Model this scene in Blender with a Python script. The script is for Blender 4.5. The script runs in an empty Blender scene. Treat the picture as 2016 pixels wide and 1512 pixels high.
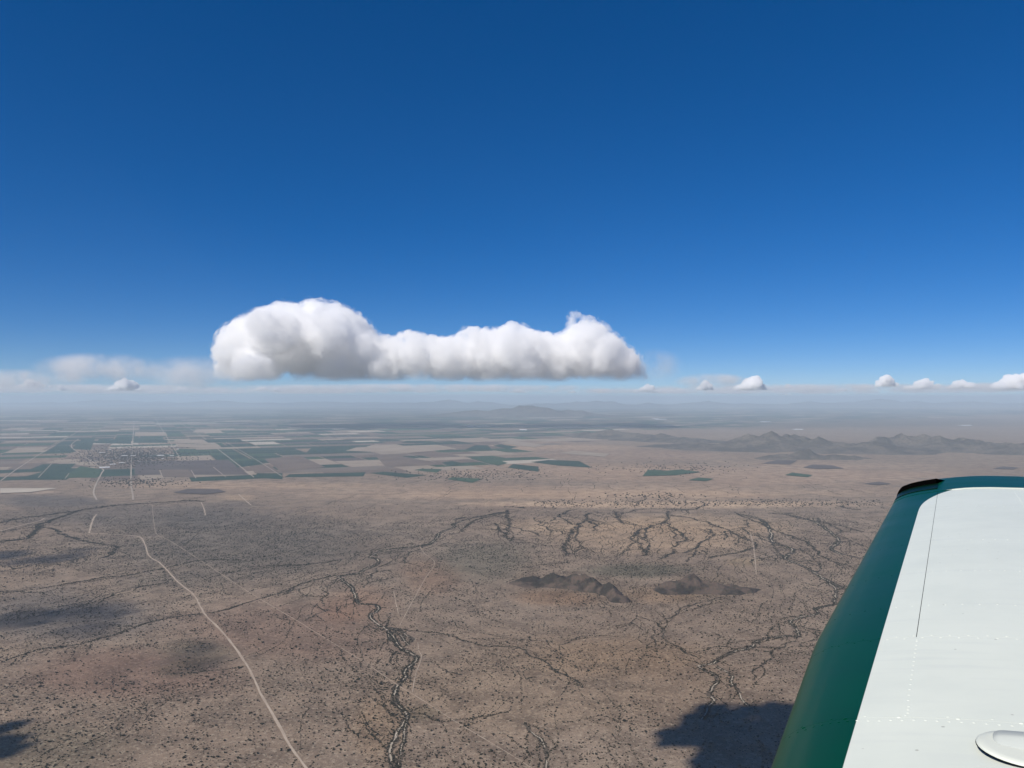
import bpy, bmesh, math, random
import numpy as np
from mathutils import Vector, Matrix

R = math.radians
random.seed(7)
rng = np.random.default_rng(11)
scene = bpy.context.scene
COL = scene.collection

# ------------------------------------------------------------------ camera
H = 600.0                       # height of the aircraft above the valley floor
PW, PH, F = 2016.0, 1512.0, 1512.0
PITCH = math.atan((783.0 - 756.0) / F)
cam_d = bpy.data.cameras.new('camera')
cam = bpy.data.objects.new('camera', cam_d)
COL.objects.link(cam)
cam.location = (0, 0, H)
cam.rotation_euler = (R(90) + PITCH, 0, 0)
cam_d.sensor_width = 36.0
cam_d.lens = 36.0 * F / PW
cam_d.clip_start = 0.05
cam_d.clip_end = 400000.0
scene.camera = cam

# ------------------------------------------------------------------ light
SUN_AZ, SUN_EL = -136.0, 42.0   # degrees from the viewing axis (left is minus), height
sun_dir = Vector((math.sin(R(SUN_AZ)) * math.cos(R(SUN_EL)),
                  math.cos(R(SUN_AZ)) * math.cos(R(SUN_EL)), math.sin(R(SUN_EL))))
world = bpy.data.worlds.new('World')
scene.world = world
world.use_nodes = True
wn, wl = world.node_tree.nodes, world.node_tree.links
wn.clear()
wo = wn.new('ShaderNodeOutputWorld')
wb = wn.new('ShaderNodeBackground')
sky = wn.new('ShaderNodeTexSky')
sky.sky_type = 'NISHITA'
sky.sun_disc = False
sky.sun_elevation = R(SUN_EL)
sky.sun_rotation = R(SUN_AZ)
sky.altitude = 5000
sky.air_density = 1.0
sky.dust_density = 0.15
sky.ozone_density = 6.0
wg = wn.new('ShaderNodeHueSaturation')
wg.inputs['Hue'].default_value = 0.508
wg.inputs['Saturation'].default_value = 1.4
wga = wn.new('ShaderNodeGamma')
wga.inputs['Gamma'].default_value = 0.8
wb.inputs['Strength'].default_value = 0.12
wl.new(sky.outputs['Color'], wga.inputs['Color'])
wl.new(wga.outputs['Color'], wg.inputs['Color'])
wl.new(wg.outputs['Color'], wb.inputs['Color'])
wl.new(wb.outputs['Background'], wo.inputs['Surface'])

sun_l = bpy.data.lights.new('sun', 'SUN')
sun_l.energy = 4.9
sun_l.angle = R(0.53)
sun_l.color = (1.0, 0.94, 0.86)
sun_o = bpy.data.objects.new('sun', sun_l)
COL.objects.link(sun_o)
sun_o.location = (-50, -30, H + 80)
sun_o.rotation_euler = sun_dir.to_track_quat('Z', 'Y').to_euler()

vs = scene.view_settings
scene.display_settings.display_device = 'sRGB'
vs.view_transform = 'Standard'
vs.look = 'None'
vs.exposure = 0.1
vs.gamma = 1.0
vs.use_curve_mapping = False
cy = scene.cycles
cy.max_bounces = 24
cy.diffuse_bounces = 3
cy.glossy_bounces = 3
cy.volume_bounces = 24
cy.use_denoising = True

# ------------------------------------------------------------------ helpers
CP, SP = math.cos(PITCH), math.sin(PITCH)


def ray(x, y):
    """direction of photograph point (2016 x 1512), forward component not normalised"""
    cx, cyy = (x - PW / 2) / F, (PH / 2 - y) / F
    return np.array([cx, CP - SP * cyy, SP + CP * cyy])


def at(x, y, z=0.0):
    d = ray(x, y)
    t = (z - H) / d[2]
    return np.array([d[0] * t, d[1] * t])


def at_dist(x, y, dist):
    d = ray(x, y)
    t = dist / d[1]
    return np.array([d[0] * t, dist, H + d[2] * t])


def link(o):
    COL.objects.link(o)
    return o


def mesh_obj(name, verts, faces, mat=None, parent=None, smooth=False):
    me = bpy.data.meshes.new(name)
    me.from_pydata([tuple(map(float, v)) for v in verts], [], [tuple(map(int, f)) for f in faces])
    me.update()
    if smooth:
        me.polygons.foreach_set('use_smooth', [True] * len(me.polygons))
    if mat:
        me.materials.append(mat)
    o = bpy.data.objects.new(name, me)
    if parent:
        o.parent = parent
    return link(o)


def tag(o, label=None, cat=None, group=None, kind=None):
    if label:
        o['label'] = label
    if cat:
        o['category'] = cat
    if group:
        o['group'] = group
    if kind:
        o['kind'] = kind
    return o


def _hash(ix, iy, iz, seed):
    h = (ix * 374761393 + iy * 668265263 + iz * 2147483647 + seed * 974711) & 0xFFFFFFFF
    h = ((h ^ (h >> 13)) * 1274126177) & 0xFFFFFFFF
    h = ((h ^ (h >> 16)) * 2246822519) & 0xFFFFFFFF
    return ((h ^ (h >> 15)) & 0xFFFFFF) / float(0xFFFFFF)


def vnoise(x, y, z=None, seed=0):
    x = np.asarray(x, float)
    y = np.asarray(y, float)
    z = np.zeros_like(x) if z is None else np.asarray(z, float)
    ix, iy, iz = np.floor(x).astype(np.int64), np.floor(y).astype(np.int64), np.floor(z).astype(np.int64)
    fx, fy, fz = x - ix, y - iy, z - iz
    fx, fy, fz = [t * t * t * (t * (t * 6 - 15) + 10) for t in (fx, fy, fz)]
    r = 0
    for dx in (0, 1):
        for dy in (0, 1):
            for dz in (0, 1):
                w = (fx if dx else 1 - fx) * (fy if dy else 1 - fy) * (fz if dz else 1 - fz)
                r = r + w * _hash(ix + dx, iy + dy, iz + dz, seed)
    return r * 2 - 1


def fbm(x, y, z=None, oct=4, seed=0, gain=0.5, mode=None):
    a, s, t = 1.0, 0.0, 0.0
    f = 1.0
    for k in range(oct):
        n = vnoise(np.asarray(x) * f, np.asarray(y) * f, None if z is None else np.asarray(z) * f, seed + k * 17)
        if mode == 'billow':
            n = np.abs(n) * 2 - 0.6
        elif mode == 'ridge':
            n = 1 - 2 * np.abs(n)
        s = s + a * n
        t += a
        a *= gain
        f *= 2.03
    return s / t


class NT:
    """small helper to write node materials"""

    def __init__(self, name):
        self.m = bpy.data.materials.new(name)
        self.m.use_nodes = True
        self.n, self.l = self.m.node_tree.nodes, self.m.node_tree.links
        self.n.clear()
        self.out = self.n.new('ShaderNodeOutputMaterial')

    def new(self, t, ins=None, **kw):
        nd = self.n.new(t)
        for k, v in kw.items():
            setattr(nd, k, v)
        for k, v in (ins or {}).items():
            if hasattr(v, 'is_linked') or isinstance(v, bpy.types.NodeSocket):
                self.l.new(v, nd.inputs[k])
            else:
                nd.inputs[k].default_value = v
        return nd

    def math(self, op, a, b=0.0, c=None, clamp=False):
        nd = self.n.new('ShaderNodeMath')
        nd.operation = op
        nd.use_clamp = clamp
        for i, v in enumerate((a, b) if c is None else (a, b, c)):
            if isinstance(v, bpy.types.NodeSocket):
                self.l.new(v, nd.inputs[i])
            else:
                nd.inputs[i].default_value = v
        return nd.outputs[0]

    def mix(self, fac, a, b, blend='MIX'):
        nd = self.n.new('ShaderNodeMix')
        nd.data_type = 'RGBA'
        nd.blend_type = blend
        for i, v in ((0, fac), (6, a), (7, b)):
            if isinstance(v, bpy.types.NodeSocket):
                self.l.new(v, nd.inputs[i])
            else:
                nd.inputs[i].default_value = v if i == 0 else (*v, 1.0)[:4]
        return nd.outputs[2]

    def noise(self, vec, scale, detail=3.0, rough=0.55):
        nd = self.new('ShaderNodeTexNoise', {'Vector': vec, 'Scale': scale, 'Detail': detail, 'Roughness': rough})
        return nd.outputs['Fac']

    def ramp(self, fac, lo, hi):
        nd = self.new('ShaderNodeMapRange', {'Value': fac, 'From Min': lo, 'From Max': hi})
        nd.clamp = True
        nd.interpolation_type = 'SMOOTHSTEP'
        return nd.outputs['Result']

    def surface(self, color, rough=0.9, normal=None, **extra):
        p = self.n.new('ShaderNodeBsdfPrincipled')
        if isinstance(color, bpy.types.NodeSocket):
            self.l.new(color, p.inputs['Base Color'])
        else:
            p.inputs['Base Color'].default_value = (*color, 1.0)[:4]
        if isinstance(rough, bpy.types.NodeSocket):
            self.l.new(rough, p.inputs['Roughness'])
        else:
            p.inputs['Roughness'].default_value = rough
        p.inputs['Specular IOR Level'].default_value = extra.pop('spec', 0.1)
        for k, v in extra.items():
            p.inputs[k.replace('_', ' ')].default_value = v
        if normal is not None:
            self.l.new(normal, p.inputs['Normal'])
        self.l.new(p.outputs[0], self.out.inputs['Surface'])
        return self.m


def pos_socket(t):
    return t.new('ShaderNodeNewGeometry').outputs['Position']


def ground_like(name, ca, cb, scale=0.01, fine=0.12, bump=0.0, rough=0.95, stripes=None):
    """bare earth, crops, sand: two tones broken up by coarse and fine noise"""
    t = NT(name)
    p = pos_socket(t)
    n1 = t.noise(p, scale, 4)
    n2 = t.noise(p, fine, 3, 0.7)
    f = t.math('ADD', t.math('MULTIPLY', n1, 0.65), t.math('MULTIPLY', n2, 0.35))
    c = t.mix(t.ramp(f, 0.36, 0.64), ca, cb)
    if stripes:
        rot = t.new('ShaderNodeVectorRotate', {'Vector': p, 'Angle': stripes[1]}, rotation_type='Z_AXIS')
        w = t.new('ShaderNodeTexWave', {'Vector': rot.outputs[0], 'Scale': stripes[0], 'Distortion': 1.5, 'Detail': 2.0})
        c = t.mix(t.math('MULTIPLY', w.outputs['Fac'], 0.22), c, (0.5, 0.45, 0.36), 'MULTIPLY')
    nrm = None
    if bump:
        b = t.new('ShaderNodeBump', {'Height': n2, 'Strength': bump, 'Distance': 2.0})
        nrm = b.outputs[0]
    return t.surface(c, rough, nrm, spec=0.05)


def spline(pts, step):
    """Catmull-Rom through points, resampled about every step metres"""
    P = np.array(pts, float)
    if len(P) == 2:
        d = np.linalg.norm(P[1] - P[0])
        n = max(2, int(d / step) + 1)
        return P[0] + (P[1] - P[0]) * np.linspace(0, 1, n)[:, None]
    Q = np.vstack([2 * P[0] - P[1], P, 2 * P[-1] - P[-2]])
    out = []
    for i in range(1, len(Q) - 2):
        p0, p1, p2, p3 = Q[i - 1], Q[i], Q[i + 1], Q[i + 2]
        n = max(2, int(np.linalg.norm(p2 - p1) / step) + 1)
        t = np.linspace(0, 1, n, endpoint=False)[:, None]
        out.append(0.5 * (2 * p1 + (p2 - p0) * t + (2 * p0 - 5 * p1 + 4 * p2 - p3) * t * t
                          + (3 * p1 - p0 - 3 * p2 + p3) * t ** 3))
    out.append(P[-1:])
    return np.vstack(out)


def ribbon(name, line, width, z, mat, rag=0.0, seed=0, gaps=None):
    L = np.asarray(line)
    T = np.gradient(L, axis=0)
    T /= np.linalg.norm(T, axis=1)[:, None] + 1e-9
    N = np.stack([-T[:, 1], T[:, 0]], 1)
    n = len(L)
    k = np.arange(n)
    wl_ = width * 0.5 * (1 + rag * fbm(k * 0.35, k * 0.0 + seed, oct=3, seed=seed))
    wr_ = width * 0.5 * (1 + rag * fbm(k * 0.35, k * 0.0 + seed + 9, oct=3, seed=seed + 5))
    A, B = L + N * wl_[:, None], L - N * wr_[:, None]
    V = np.zeros((2 * n, 3))
    V[0::2, :2], V[1::2, :2] = A, B
    V[:, 2] = z
    keep = np.ones(n - 1, bool)
    if gaps:
        keep = fbm(np.arange(n - 1) * 0.13, np.zeros(n - 1) + seed, oct=2, seed=seed + 3) > gaps
    Fc = [(2 * i, 2 * i + 1, 2 * i + 3, 2 * i + 2) for i in range(n - 1) if keep[i]]
    if not Fc:
        return None
    return mesh_obj(name, V, Fc, mat)


def px(pts, origin=(0, 0), scale=1.0):
    return [at(origin[0] + x / scale, origin[1] + y / scale) for x, y in pts]


# ================================================================== GROUND
# soil tone regions, soft cloud shade painted into some: (photo x, y, half width, half height, rgb factor, plants)
SOIL_AND_SHADE = [
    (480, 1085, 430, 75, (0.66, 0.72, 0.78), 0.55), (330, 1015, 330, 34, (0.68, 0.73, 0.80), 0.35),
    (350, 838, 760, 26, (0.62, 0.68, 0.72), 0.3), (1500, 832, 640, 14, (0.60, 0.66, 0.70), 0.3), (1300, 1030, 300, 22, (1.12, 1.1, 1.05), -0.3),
    (120, 1210, 230, 60, (0.66, 0.72, 0.82), 0.35), (560, 1240, 300, 70, (0.92, 0.84, 0.84), 0.1),  # soft cloud shade painted at the left edge and lower left
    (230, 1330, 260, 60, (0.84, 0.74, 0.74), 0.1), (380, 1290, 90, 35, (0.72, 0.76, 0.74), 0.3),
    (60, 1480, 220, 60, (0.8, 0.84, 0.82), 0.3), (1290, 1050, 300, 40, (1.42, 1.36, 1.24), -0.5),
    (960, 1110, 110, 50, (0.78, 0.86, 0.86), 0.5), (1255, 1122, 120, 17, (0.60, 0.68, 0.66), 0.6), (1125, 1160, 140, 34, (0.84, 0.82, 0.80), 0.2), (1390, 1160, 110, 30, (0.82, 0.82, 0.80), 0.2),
    (1100, 1180, 90, 18, (1.08, 0.96, 0.86), -0.1), (1050, 1360, 420, 120, (1.0, 0.97, 0.92), 0.1),
    (1180, 1300, 200, 50, (1.04, 1.0, 0.94), -0.1), (1340, 993, 480, 9, (1.8, 1.72, 1.58), -0.5), (1200, 975, 500, 12, (1.2, 1.17, 1.12), -0.3),
    (1100, 968, 760, 17, (1.34, 1.28, 1.22), -0.35), (1540, 935, 460, 26, (1.32, 1.25, 1.2), -0.35), (1100, 925, 300, 20, (1.2, 1.15, 1.1), -0.3),
    (1000, 880, 260, 9, (1.45, 1.36, 1.26), -0.4), (1250, 895, 230, 14, (1.12, 1.06, 1.04), -0.3),
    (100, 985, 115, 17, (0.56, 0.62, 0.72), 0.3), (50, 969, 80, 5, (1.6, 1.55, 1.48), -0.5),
    (465, 979, 45, 7, (1.45, 1.4, 1.28), -0.5), (1000, 1000, 110, 8, (0.9, 0.88, 0.88), 0.2),
    (700, 1190, 90, 40, (1.05, 0.92, 0.86), -0.1), (850, 1140, 80, 40, (1.0, 0.9, 0.84), 0.0),
    (1660, 1080, 140, 50, (0.95, 0.93, 0.92), 0.1), (1460, 1105, 40, 10, (1.12, 1.1, 0.98), -0.3),
    (1300, 1170, 90, 22, (1.1, 1.02, 0.92), -0.2), (740, 1440, 60, 90, (1.05, 1.0, 0.92), -0.1),
    (1500, 880, 260, 16, (0.8, 0.82, 0.86), 0.0), (820, 1405, 50, 20, (0.8, 0.82, 0.78), 0.2),
    (350, 1320, 60, 20, (0.7, 0.74, 0.72), 0.3), (450, 955, 340, 9, (1.3, 1.24, 1.16), -0.3),
]


def ground_px(X, Y):
    """photo coordinates of ground points"""
    fy = Y * CP - H * SP
    uy = -Y * SP - H * CP
    fy = np.maximum(fy, 1.0)
    return PW / 2 + F * X / fy, PH / 2 - F * uy / fy


def soil_and_shade_at(X, Y):
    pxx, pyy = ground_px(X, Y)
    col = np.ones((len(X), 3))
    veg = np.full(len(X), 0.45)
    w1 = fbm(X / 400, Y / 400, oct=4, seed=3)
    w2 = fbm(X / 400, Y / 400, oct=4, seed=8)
    for cx, cyy, rx, ry, rgb, v in SOIL_AND_SHADE:
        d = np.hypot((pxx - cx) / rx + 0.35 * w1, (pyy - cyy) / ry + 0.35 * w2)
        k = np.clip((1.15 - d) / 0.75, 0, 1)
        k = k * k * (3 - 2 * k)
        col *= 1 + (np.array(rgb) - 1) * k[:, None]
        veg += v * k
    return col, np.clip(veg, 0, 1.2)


rad = np.concatenate([[0.0], np.geomspace(300, 1000, 12), np.geomspace(1010, 14000, 420), np.geomspace(14200, 190000, 120)])
ang = np.concatenate([np.linspace(-46, 46, 560), np.linspace(50, 310, 60)])
ang = np.sort(np.mod(ang + 360, 360))
na, nr = len(ang), len(rad)
AA, RR = np.meshgrid(np.radians(ang), rad, indexing='ij')
GX, GY = (np.sin(AA) * RR).ravel(), (np.cos(AA) * RR).ravel()
me = bpy.data.meshes.new('ground')
ia, ir = np.meshgrid(np.arange(na), np.arange(nr - 1), indexing='ij')
ia, ir = ia.ravel(), ir.ravel()
i2 = (ia + 1) % na
quads = np.stack([ia * nr + ir, i2 * nr + ir, i2 * nr + ir + 1, ia * nr + ir + 1], 1)[:, ::-1]
me.vertices.add(len(GX))
me.vertices.foreach_set('co', np.stack([GX, GY, np.zeros_like(GX)], 1).ravel())
me.loops.add(quads.size)
me.loops.foreach_set('vertex_index', quads.ravel().astype(np.int32))
me.polygons.add(len(quads))
me.polygons.foreach_set('loop_start', np.arange(0, quads.size, 4, dtype=np.int32))
me.polygons.foreach_set('loop_total', np.full(len(quads), 4, dtype=np.int32))
me.update(calc_edges=True)
front = (GY > 700)
scol = np.ones((len(GX), 3))
sveg = np.full(len(GX), 0.45)
scol[front], sveg[front] = soil_and_shade_at(GX[front], GY[front])
att = me.attributes.new('soil_and_shade', 'FLOAT_COLOR', 'POINT')
att.data.foreach_set('color', np.concatenate([scol, sveg[:, None]], 1).astype(np.float32).ravel())

t = NT('desert_soil')
p = pos_socket(t)
a = t.new('ShaderNodeAttribute', attribute_name='soil_and_shade')
big = t.noise(p, 0.0011, 5, 0.6)
mid = t.noise(p, 0.012, 5, 0.65)
fin = t.noise(p, 0.11, 3, 0.7)
base = t.mix(t.ramp(big, 0.35, 0.65), (0.222, 0.160, 0.114), (0.272, 0.204, 0.148))
base = t.mix(t.ramp(mid, 0.38, 0.66), base, (0.148, 0.107, 0.078))
base = t.mix(t.math('MULTIPLY', t.ramp(fin, 0.48, 0.68), 0.6), base, (0.40, 0.325, 0.24))
base = t.mix(1.0, base, a.outputs['Color'], 'MULTIPLY')
# low scrub too small to model: dark dots of a metre or two
vo = t.new('ShaderNodeTexVoronoi', {'Vector': p, 'Scale': 0.16, 'Randomness': 1.0}, feature='F1')
dot = t.math('SUBTRACT', 1.0, t.ramp(vo.outputs['Distance'], 0.26, 0.36))
clump = t.ramp(t.noise(p, 0.02, 3), 0.36, 0.56)
dot = t.math('MULTIPLY', dot, t.math('MULTIPLY', clump, a.outputs['Alpha']), clamp=True)
vo2 = t.new('ShaderNodeTexVoronoi', {'Vector': p, 'Scale': 0.33, 'Randomness': 1.0}, feature='F1')
dot2 = t.math('SUBTRACT', 1.0, t.ramp(vo2.outputs['Distance'], 0.15, 0.4))
dot = t.math('MAXIMUM', dot, t.math('MULTIPLY', dot2, 0.55))
base = t.mix(dot, base, (0.055, 0.048, 0.034))
hgt = t.math('ADD', t.math('MULTIPLY', mid, 6.0), t.math('ADD', t.math('MULTIPLY', fin, 0.6), t.math('MULTIPLY', dot, 0.6)))
bp = t.new('ShaderNodeBump', {'Height': hgt, 'Strength': 0.8, 'Distance': 1.0})
me.materials.append(t.surface(base, 0.97, bp.outputs[0], spec=0.03))
ground = link(bpy.data.objects.new('ground', me))
tag(ground, 'tan desert floor speckled with scrub reaching to the horizon', kind='structure')

# ================================================================== HAZE
t = NT('haze_air')
pv = t.new('ShaderNodeVolumePrincipled', {'Color': (0.70, 0.86, 0.98, 1), 'Density': 3.9e-5, 'Anisotropy': 0.0})
t.l.new(pv.outputs[0], t.out.inputs['Volume'])
HB, HT, HX = -8.0, 790.0, 195000.0
o = mesh_obj('haze', [(sx * HX, sy * HX, z) for z in (HB, HT) for sx, sy in ((-1, -1), (1, -1), (1, 1), (-1, 1))],
             [(3, 2, 1, 0), (4, 5, 6, 7), (0, 1, 5, 4), (1, 2, 6, 5), (2, 3, 7, 6), (3, 0, 4, 7)], t.m)
tag(o, 'pale blue haze lying over the valley', kind='stuff')

# ================================================================== HILLS
def hill_mat(name, ca, cb, scale):
    t = NT(name)
    p = pos_socket(t)
    n = t.noise(p, scale, 5, 0.65)
    n2 = t.noise(p, scale * 6, 3, 0.7)
    c = t.mix(t.ramp(n, 0.42, 0.58), ca, cb)
    c = t.mix(t.math('MULTIPLY', t.ramp(n2, 0.48, 0.62), 0.5), c, (0.05, 0.05, 0.036))
    b = t.new('ShaderNodeBump', {'Height': n2, 'Strength': 0.9, 'Distance': 0.25 / scale / 6})
    return t.surface(c, 0.95, b.outputs[0], spec=0.05)


M_hill = hill_mat('basalt_hill', (0.034, 0.028, 0.023), (0.100, 0.072, 0.056), 0.02)
M_mtn = hill_mat('mountain_rock', (0.075, 0.066, 0.056), (0.125, 0.105, 0.086), 0.004)


def hill(name, blobs, res, mat, rough, nscale, label, seed, base=-2.0, power=1.15):
    """blobs: (x, y, rx, ry, rot, height) bumps in metres; ridged noise cuts gullies in them"""
    x0 = min(b[0] - 1.6 * max(b[2], b[3]) for b in blobs)
    x1 = max(b[0] + 1.6 * max(b[2], b[3]) for b in blobs)
    y0 = min(b[1] - 1.6 * max(b[2], b[3]) for b in blobs)
    y1 = max(b[1] + 1.6 * max(b[2], b[3]) for b in blobs)
    nx, ny = int((x1 - x0) / res) + 2, int((y1 - y0) / res) + 2
    X, Y = np.meshgrid(np.linspace(x0, x1, nx), np.linspace(y0, y1, ny), indexing='ij')
    x, y = X.ravel(), Y.ravel()
    wx = x + nscale * 0.5 * fbm(x / nscale / 1.3, y / nscale / 1.3, oct=3, seed=seed + 50)
    wy = y + nscale * 0.5 * fbm(x / nscale / 1.3, y / nscale / 1.3, oct=3, seed=seed + 70)
    h = np.zeros_like(x)
    for bx, by, rx, ry, rot, hh in blobs:
        c, s = math.cos(R(rot)), math.sin(R(rot))
        u = ((wx - bx) * c + (wy - by) * s) / rx
        v = (-(wx - bx) * s + (wy - by) * c) / ry
        d = np.sqrt(u * u + v * v)
        k = np.clip(1 - d, 0, 1)
        h = np.maximum(h, hh * (k ** power))
    rg = fbm(x / nscale, y / nscale, oct=5, seed=seed, mode='ridge', gain=0.55)
    h = h * (1 + rough * rg) + base
    idx = np.arange(nx * ny).reshape(nx, ny)
    q = np.stack([idx[:-1, :-1], idx[1:, :-1], idx[1:, 1:], idx[:-1, 1:]], -1).reshape(-1, 4)
    keep = (h[q] > base + 0.05).any(1)
    q = q[keep]
    used = np.unique(q)
    remap = np.zeros(nx * ny, int)
    remap[used] = np.arange(len(used))
    o = mesh_obj(name, np.stack([x, y, h], 1)[used], remap[q], mat, smooth=False)
    return tag(o, label, kind='structure')


def B(pxx, pyy, rx, ry, rot, hh):
    q = at(pxx, pyy)
    return (q[0], q[1], rx, ry, rot, hh)


hill('rocky_hill', [B(1062, 1147, 76, 56, 0, 19), B(1105, 1150, 80, 64, -35, 34), B(1150, 1157, 88, 60, -35, 37),
                    B(1188, 1168, 76, 49, -40, 34), B(1210, 1176, 56, 38, -20, 25)], 3.6, M_hill, 0.62, 100,
     'dark rocky hill with folded flanks, left of the two near hills', 5, power=0.85)
hill('rocky_hill', [B(1352, 1160, 93, 79, 20, 49), B(1388, 1160, 93, 64, -10, 40), B(1428, 1160, 86, 43, -8, 24)], 3.6, M_hill, 0.55, 105,
     'dark rocky hill with one sloping ridge, right of the two near hills', 25, power=0.85)

hill('mountain', [B(1460, 884, 700, 600, 0, 128), B(1497, 882, 480, 480, 20, 167), B(1535, 882, 520, 500, -15, 154),
                  B(1560, 882, 520, 480, 0, 160), B(1600, 885, 700, 450, 0, 113), B(1640, 888, 600, 360, 0, 67),
                  B(1420, 884, 700, 400, 0, 71), B(1350, 880, 700, 300, 0, 44)],
     26.0, M_mtn, 0.58, 480, 'hazy grey mountain with twin craggy peaks beyond the desert plain', 41)
hill('mountain', [B(1785, 884, 520, 560, 10, 172), B(1840, 886, 800, 420, 0, 120), B(1880, 885, 600, 400, 0, 120),
                  B(1720, 890, 700, 400, 0, 90), B(1960, 888, 800, 400, 0, 90), B(2040, 892, 700, 420, 0, 120),
                  B(2120, 890, 900, 420, 0, 143), B(1680, 888, 500, 350, 0, 67)],
     26.0, M_mtn, 0.58, 460, 'long hazy mountain ridge behind the wing tip with a single broad peak', 61)
hill('mountain', [B(1530, 903, 260, 180, 0, 55), B(1580, 902, 330, 190, 0, 79), B(1640, 903, 300, 170, 0, 48),
                  B(1680, 902, 200, 130, 0, 27)],
     20.0, M_mtn, 0.5, 280, 'low dark ridge standing in front of the twin peaked mountain', 81)
hill('mountain', [B(1203, 861, 620, 420, 0, 129), B(1240, 863, 700, 380, 0, 77), B(1290, 867, 700, 360, 0, 81),
                  B(1340, 870, 700, 300, 0, 60)],
     40.0, M_mtn, 0.45, 500, 'small pointed hill with a low spur, left of the mountains', 91)
hill('mountain', [B(1146, 858, 330, 260, 0, 64)], 30.0, M_mtn, 0.4, 300,
     'tiny isolated hill, farthest left of the hazy mountains', 95)
far = [(1030, 820, 2600, 900, 330), (870, 801, 5200, 1800, 420), (760, 799, 6000, 1500, 300), (1180, 802, 5200, 1500, 380),
       (1400, 801, 6000, 1500, 330), (1725, 799, 5200, 1800, 470), (1600, 801, 6500, 1500, 320), (200, 798, 9000, 1500, 420),
       (420, 800, 7000, 1500, 360), (1900, 800, 7000, 1600, 330), (620, 799, 6000, 1500, 350)]
for k, (fx_, fy_, rx, ry, hh) in enumerate(far):
    q = at(fx_, fy_)
    hill('distant_mountain', [(q[0] + dx * rx, q[1] + dy * ry, rx * s, ry * s, 0, hh * s2) for dx, dy, s, s2 in
                              ((0, 0, 1, 1), (0.55, 0.1, 0.7, 0.7), (-0.6, -0.1, 0.8, 0.6), (0.1, 0.3, 0.6, 0.9))],
         rx / 26, M_mtn, 0.4, rx * 0.35, 'faint blue mountain silhouette on the far horizon', 200 + k * 7)

# ================================================================== FARMLAND
NORTH = math.atan2(275 - 1008, F)               # the survey grid runs to this bearing
gn = np.array([math.sin(NORTH), math.cos(NORTH)])
ge = np.array([math.cos(NORTH), -math.sin(NORTH)])
FM = {}
for nm, ca, cb, st in (('dark_crop', (0.020, 0.045, 0.032), (0.028, 0.062, 0.042), 0.02),
                       ('green_crop', (0.035, 0.070, 0.042), (0.05, 0.09, 0.052), 0.02),
                       ('grey_fallow', (0.155, 0.125, 0.10), (0.19, 0.155, 0.125), 0.02),
                       ('brown_plough', (0.13, 0.098, 0.078), (0.17, 0.13, 0.10), 0.02),
                       ('tan_stubble', (0.27, 0.215, 0.16), (0.32, 0.26, 0.20), 0.02),
                       ('pale_stubble', (0.38, 0.33, 0.27), (0.46, 0.40, 0.32), 0.02),
                       ('dark_plough_and_shade', (0.085, 0.070, 0.064), (0.115, 0.094, 0.084), 0.02)):  # ploughed earth, also the colour of painted cloud shadows
    FM[nm] = ground_like(nm, ca, cb, 0.004, 0.03, stripes=(st, -NORTH))
WORDS = {'dark_crop': 'dark green crop', 'green_crop': 'green crop', 'grey_fallow': 'grey fallow', 'brown_plough': 'brown ploughed',
         'tan_stubble': 'tan stubble', 'pale_stubble': 'pale stubble', 'dark_plough_and_shade': 'dark ploughed / shadow-painted'}
M_road = ground_like('road_dust', (0.32, 0.25, 0.19), (0.43, 0.35, 0.27), 0.02, 0.2)
M_farm = ground_like('farm_track', (0.29, 0.24, 0.19), (0.38, 0.32, 0.26), 0.01, 0.1)


def field(poly, mat, z, bows=0):
    o = mesh_obj('field', [(q[0], q[1], z) for q in poly], [tuple(range(len(poly)))], FM[mat])
    if o.data.polygons[0].normal.z < 0:
        o.data.flip_normals()
    tag(o, 'flat %s field in the farmland patchwork' % WORDS[mat], kind='structure')
    return o


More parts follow.
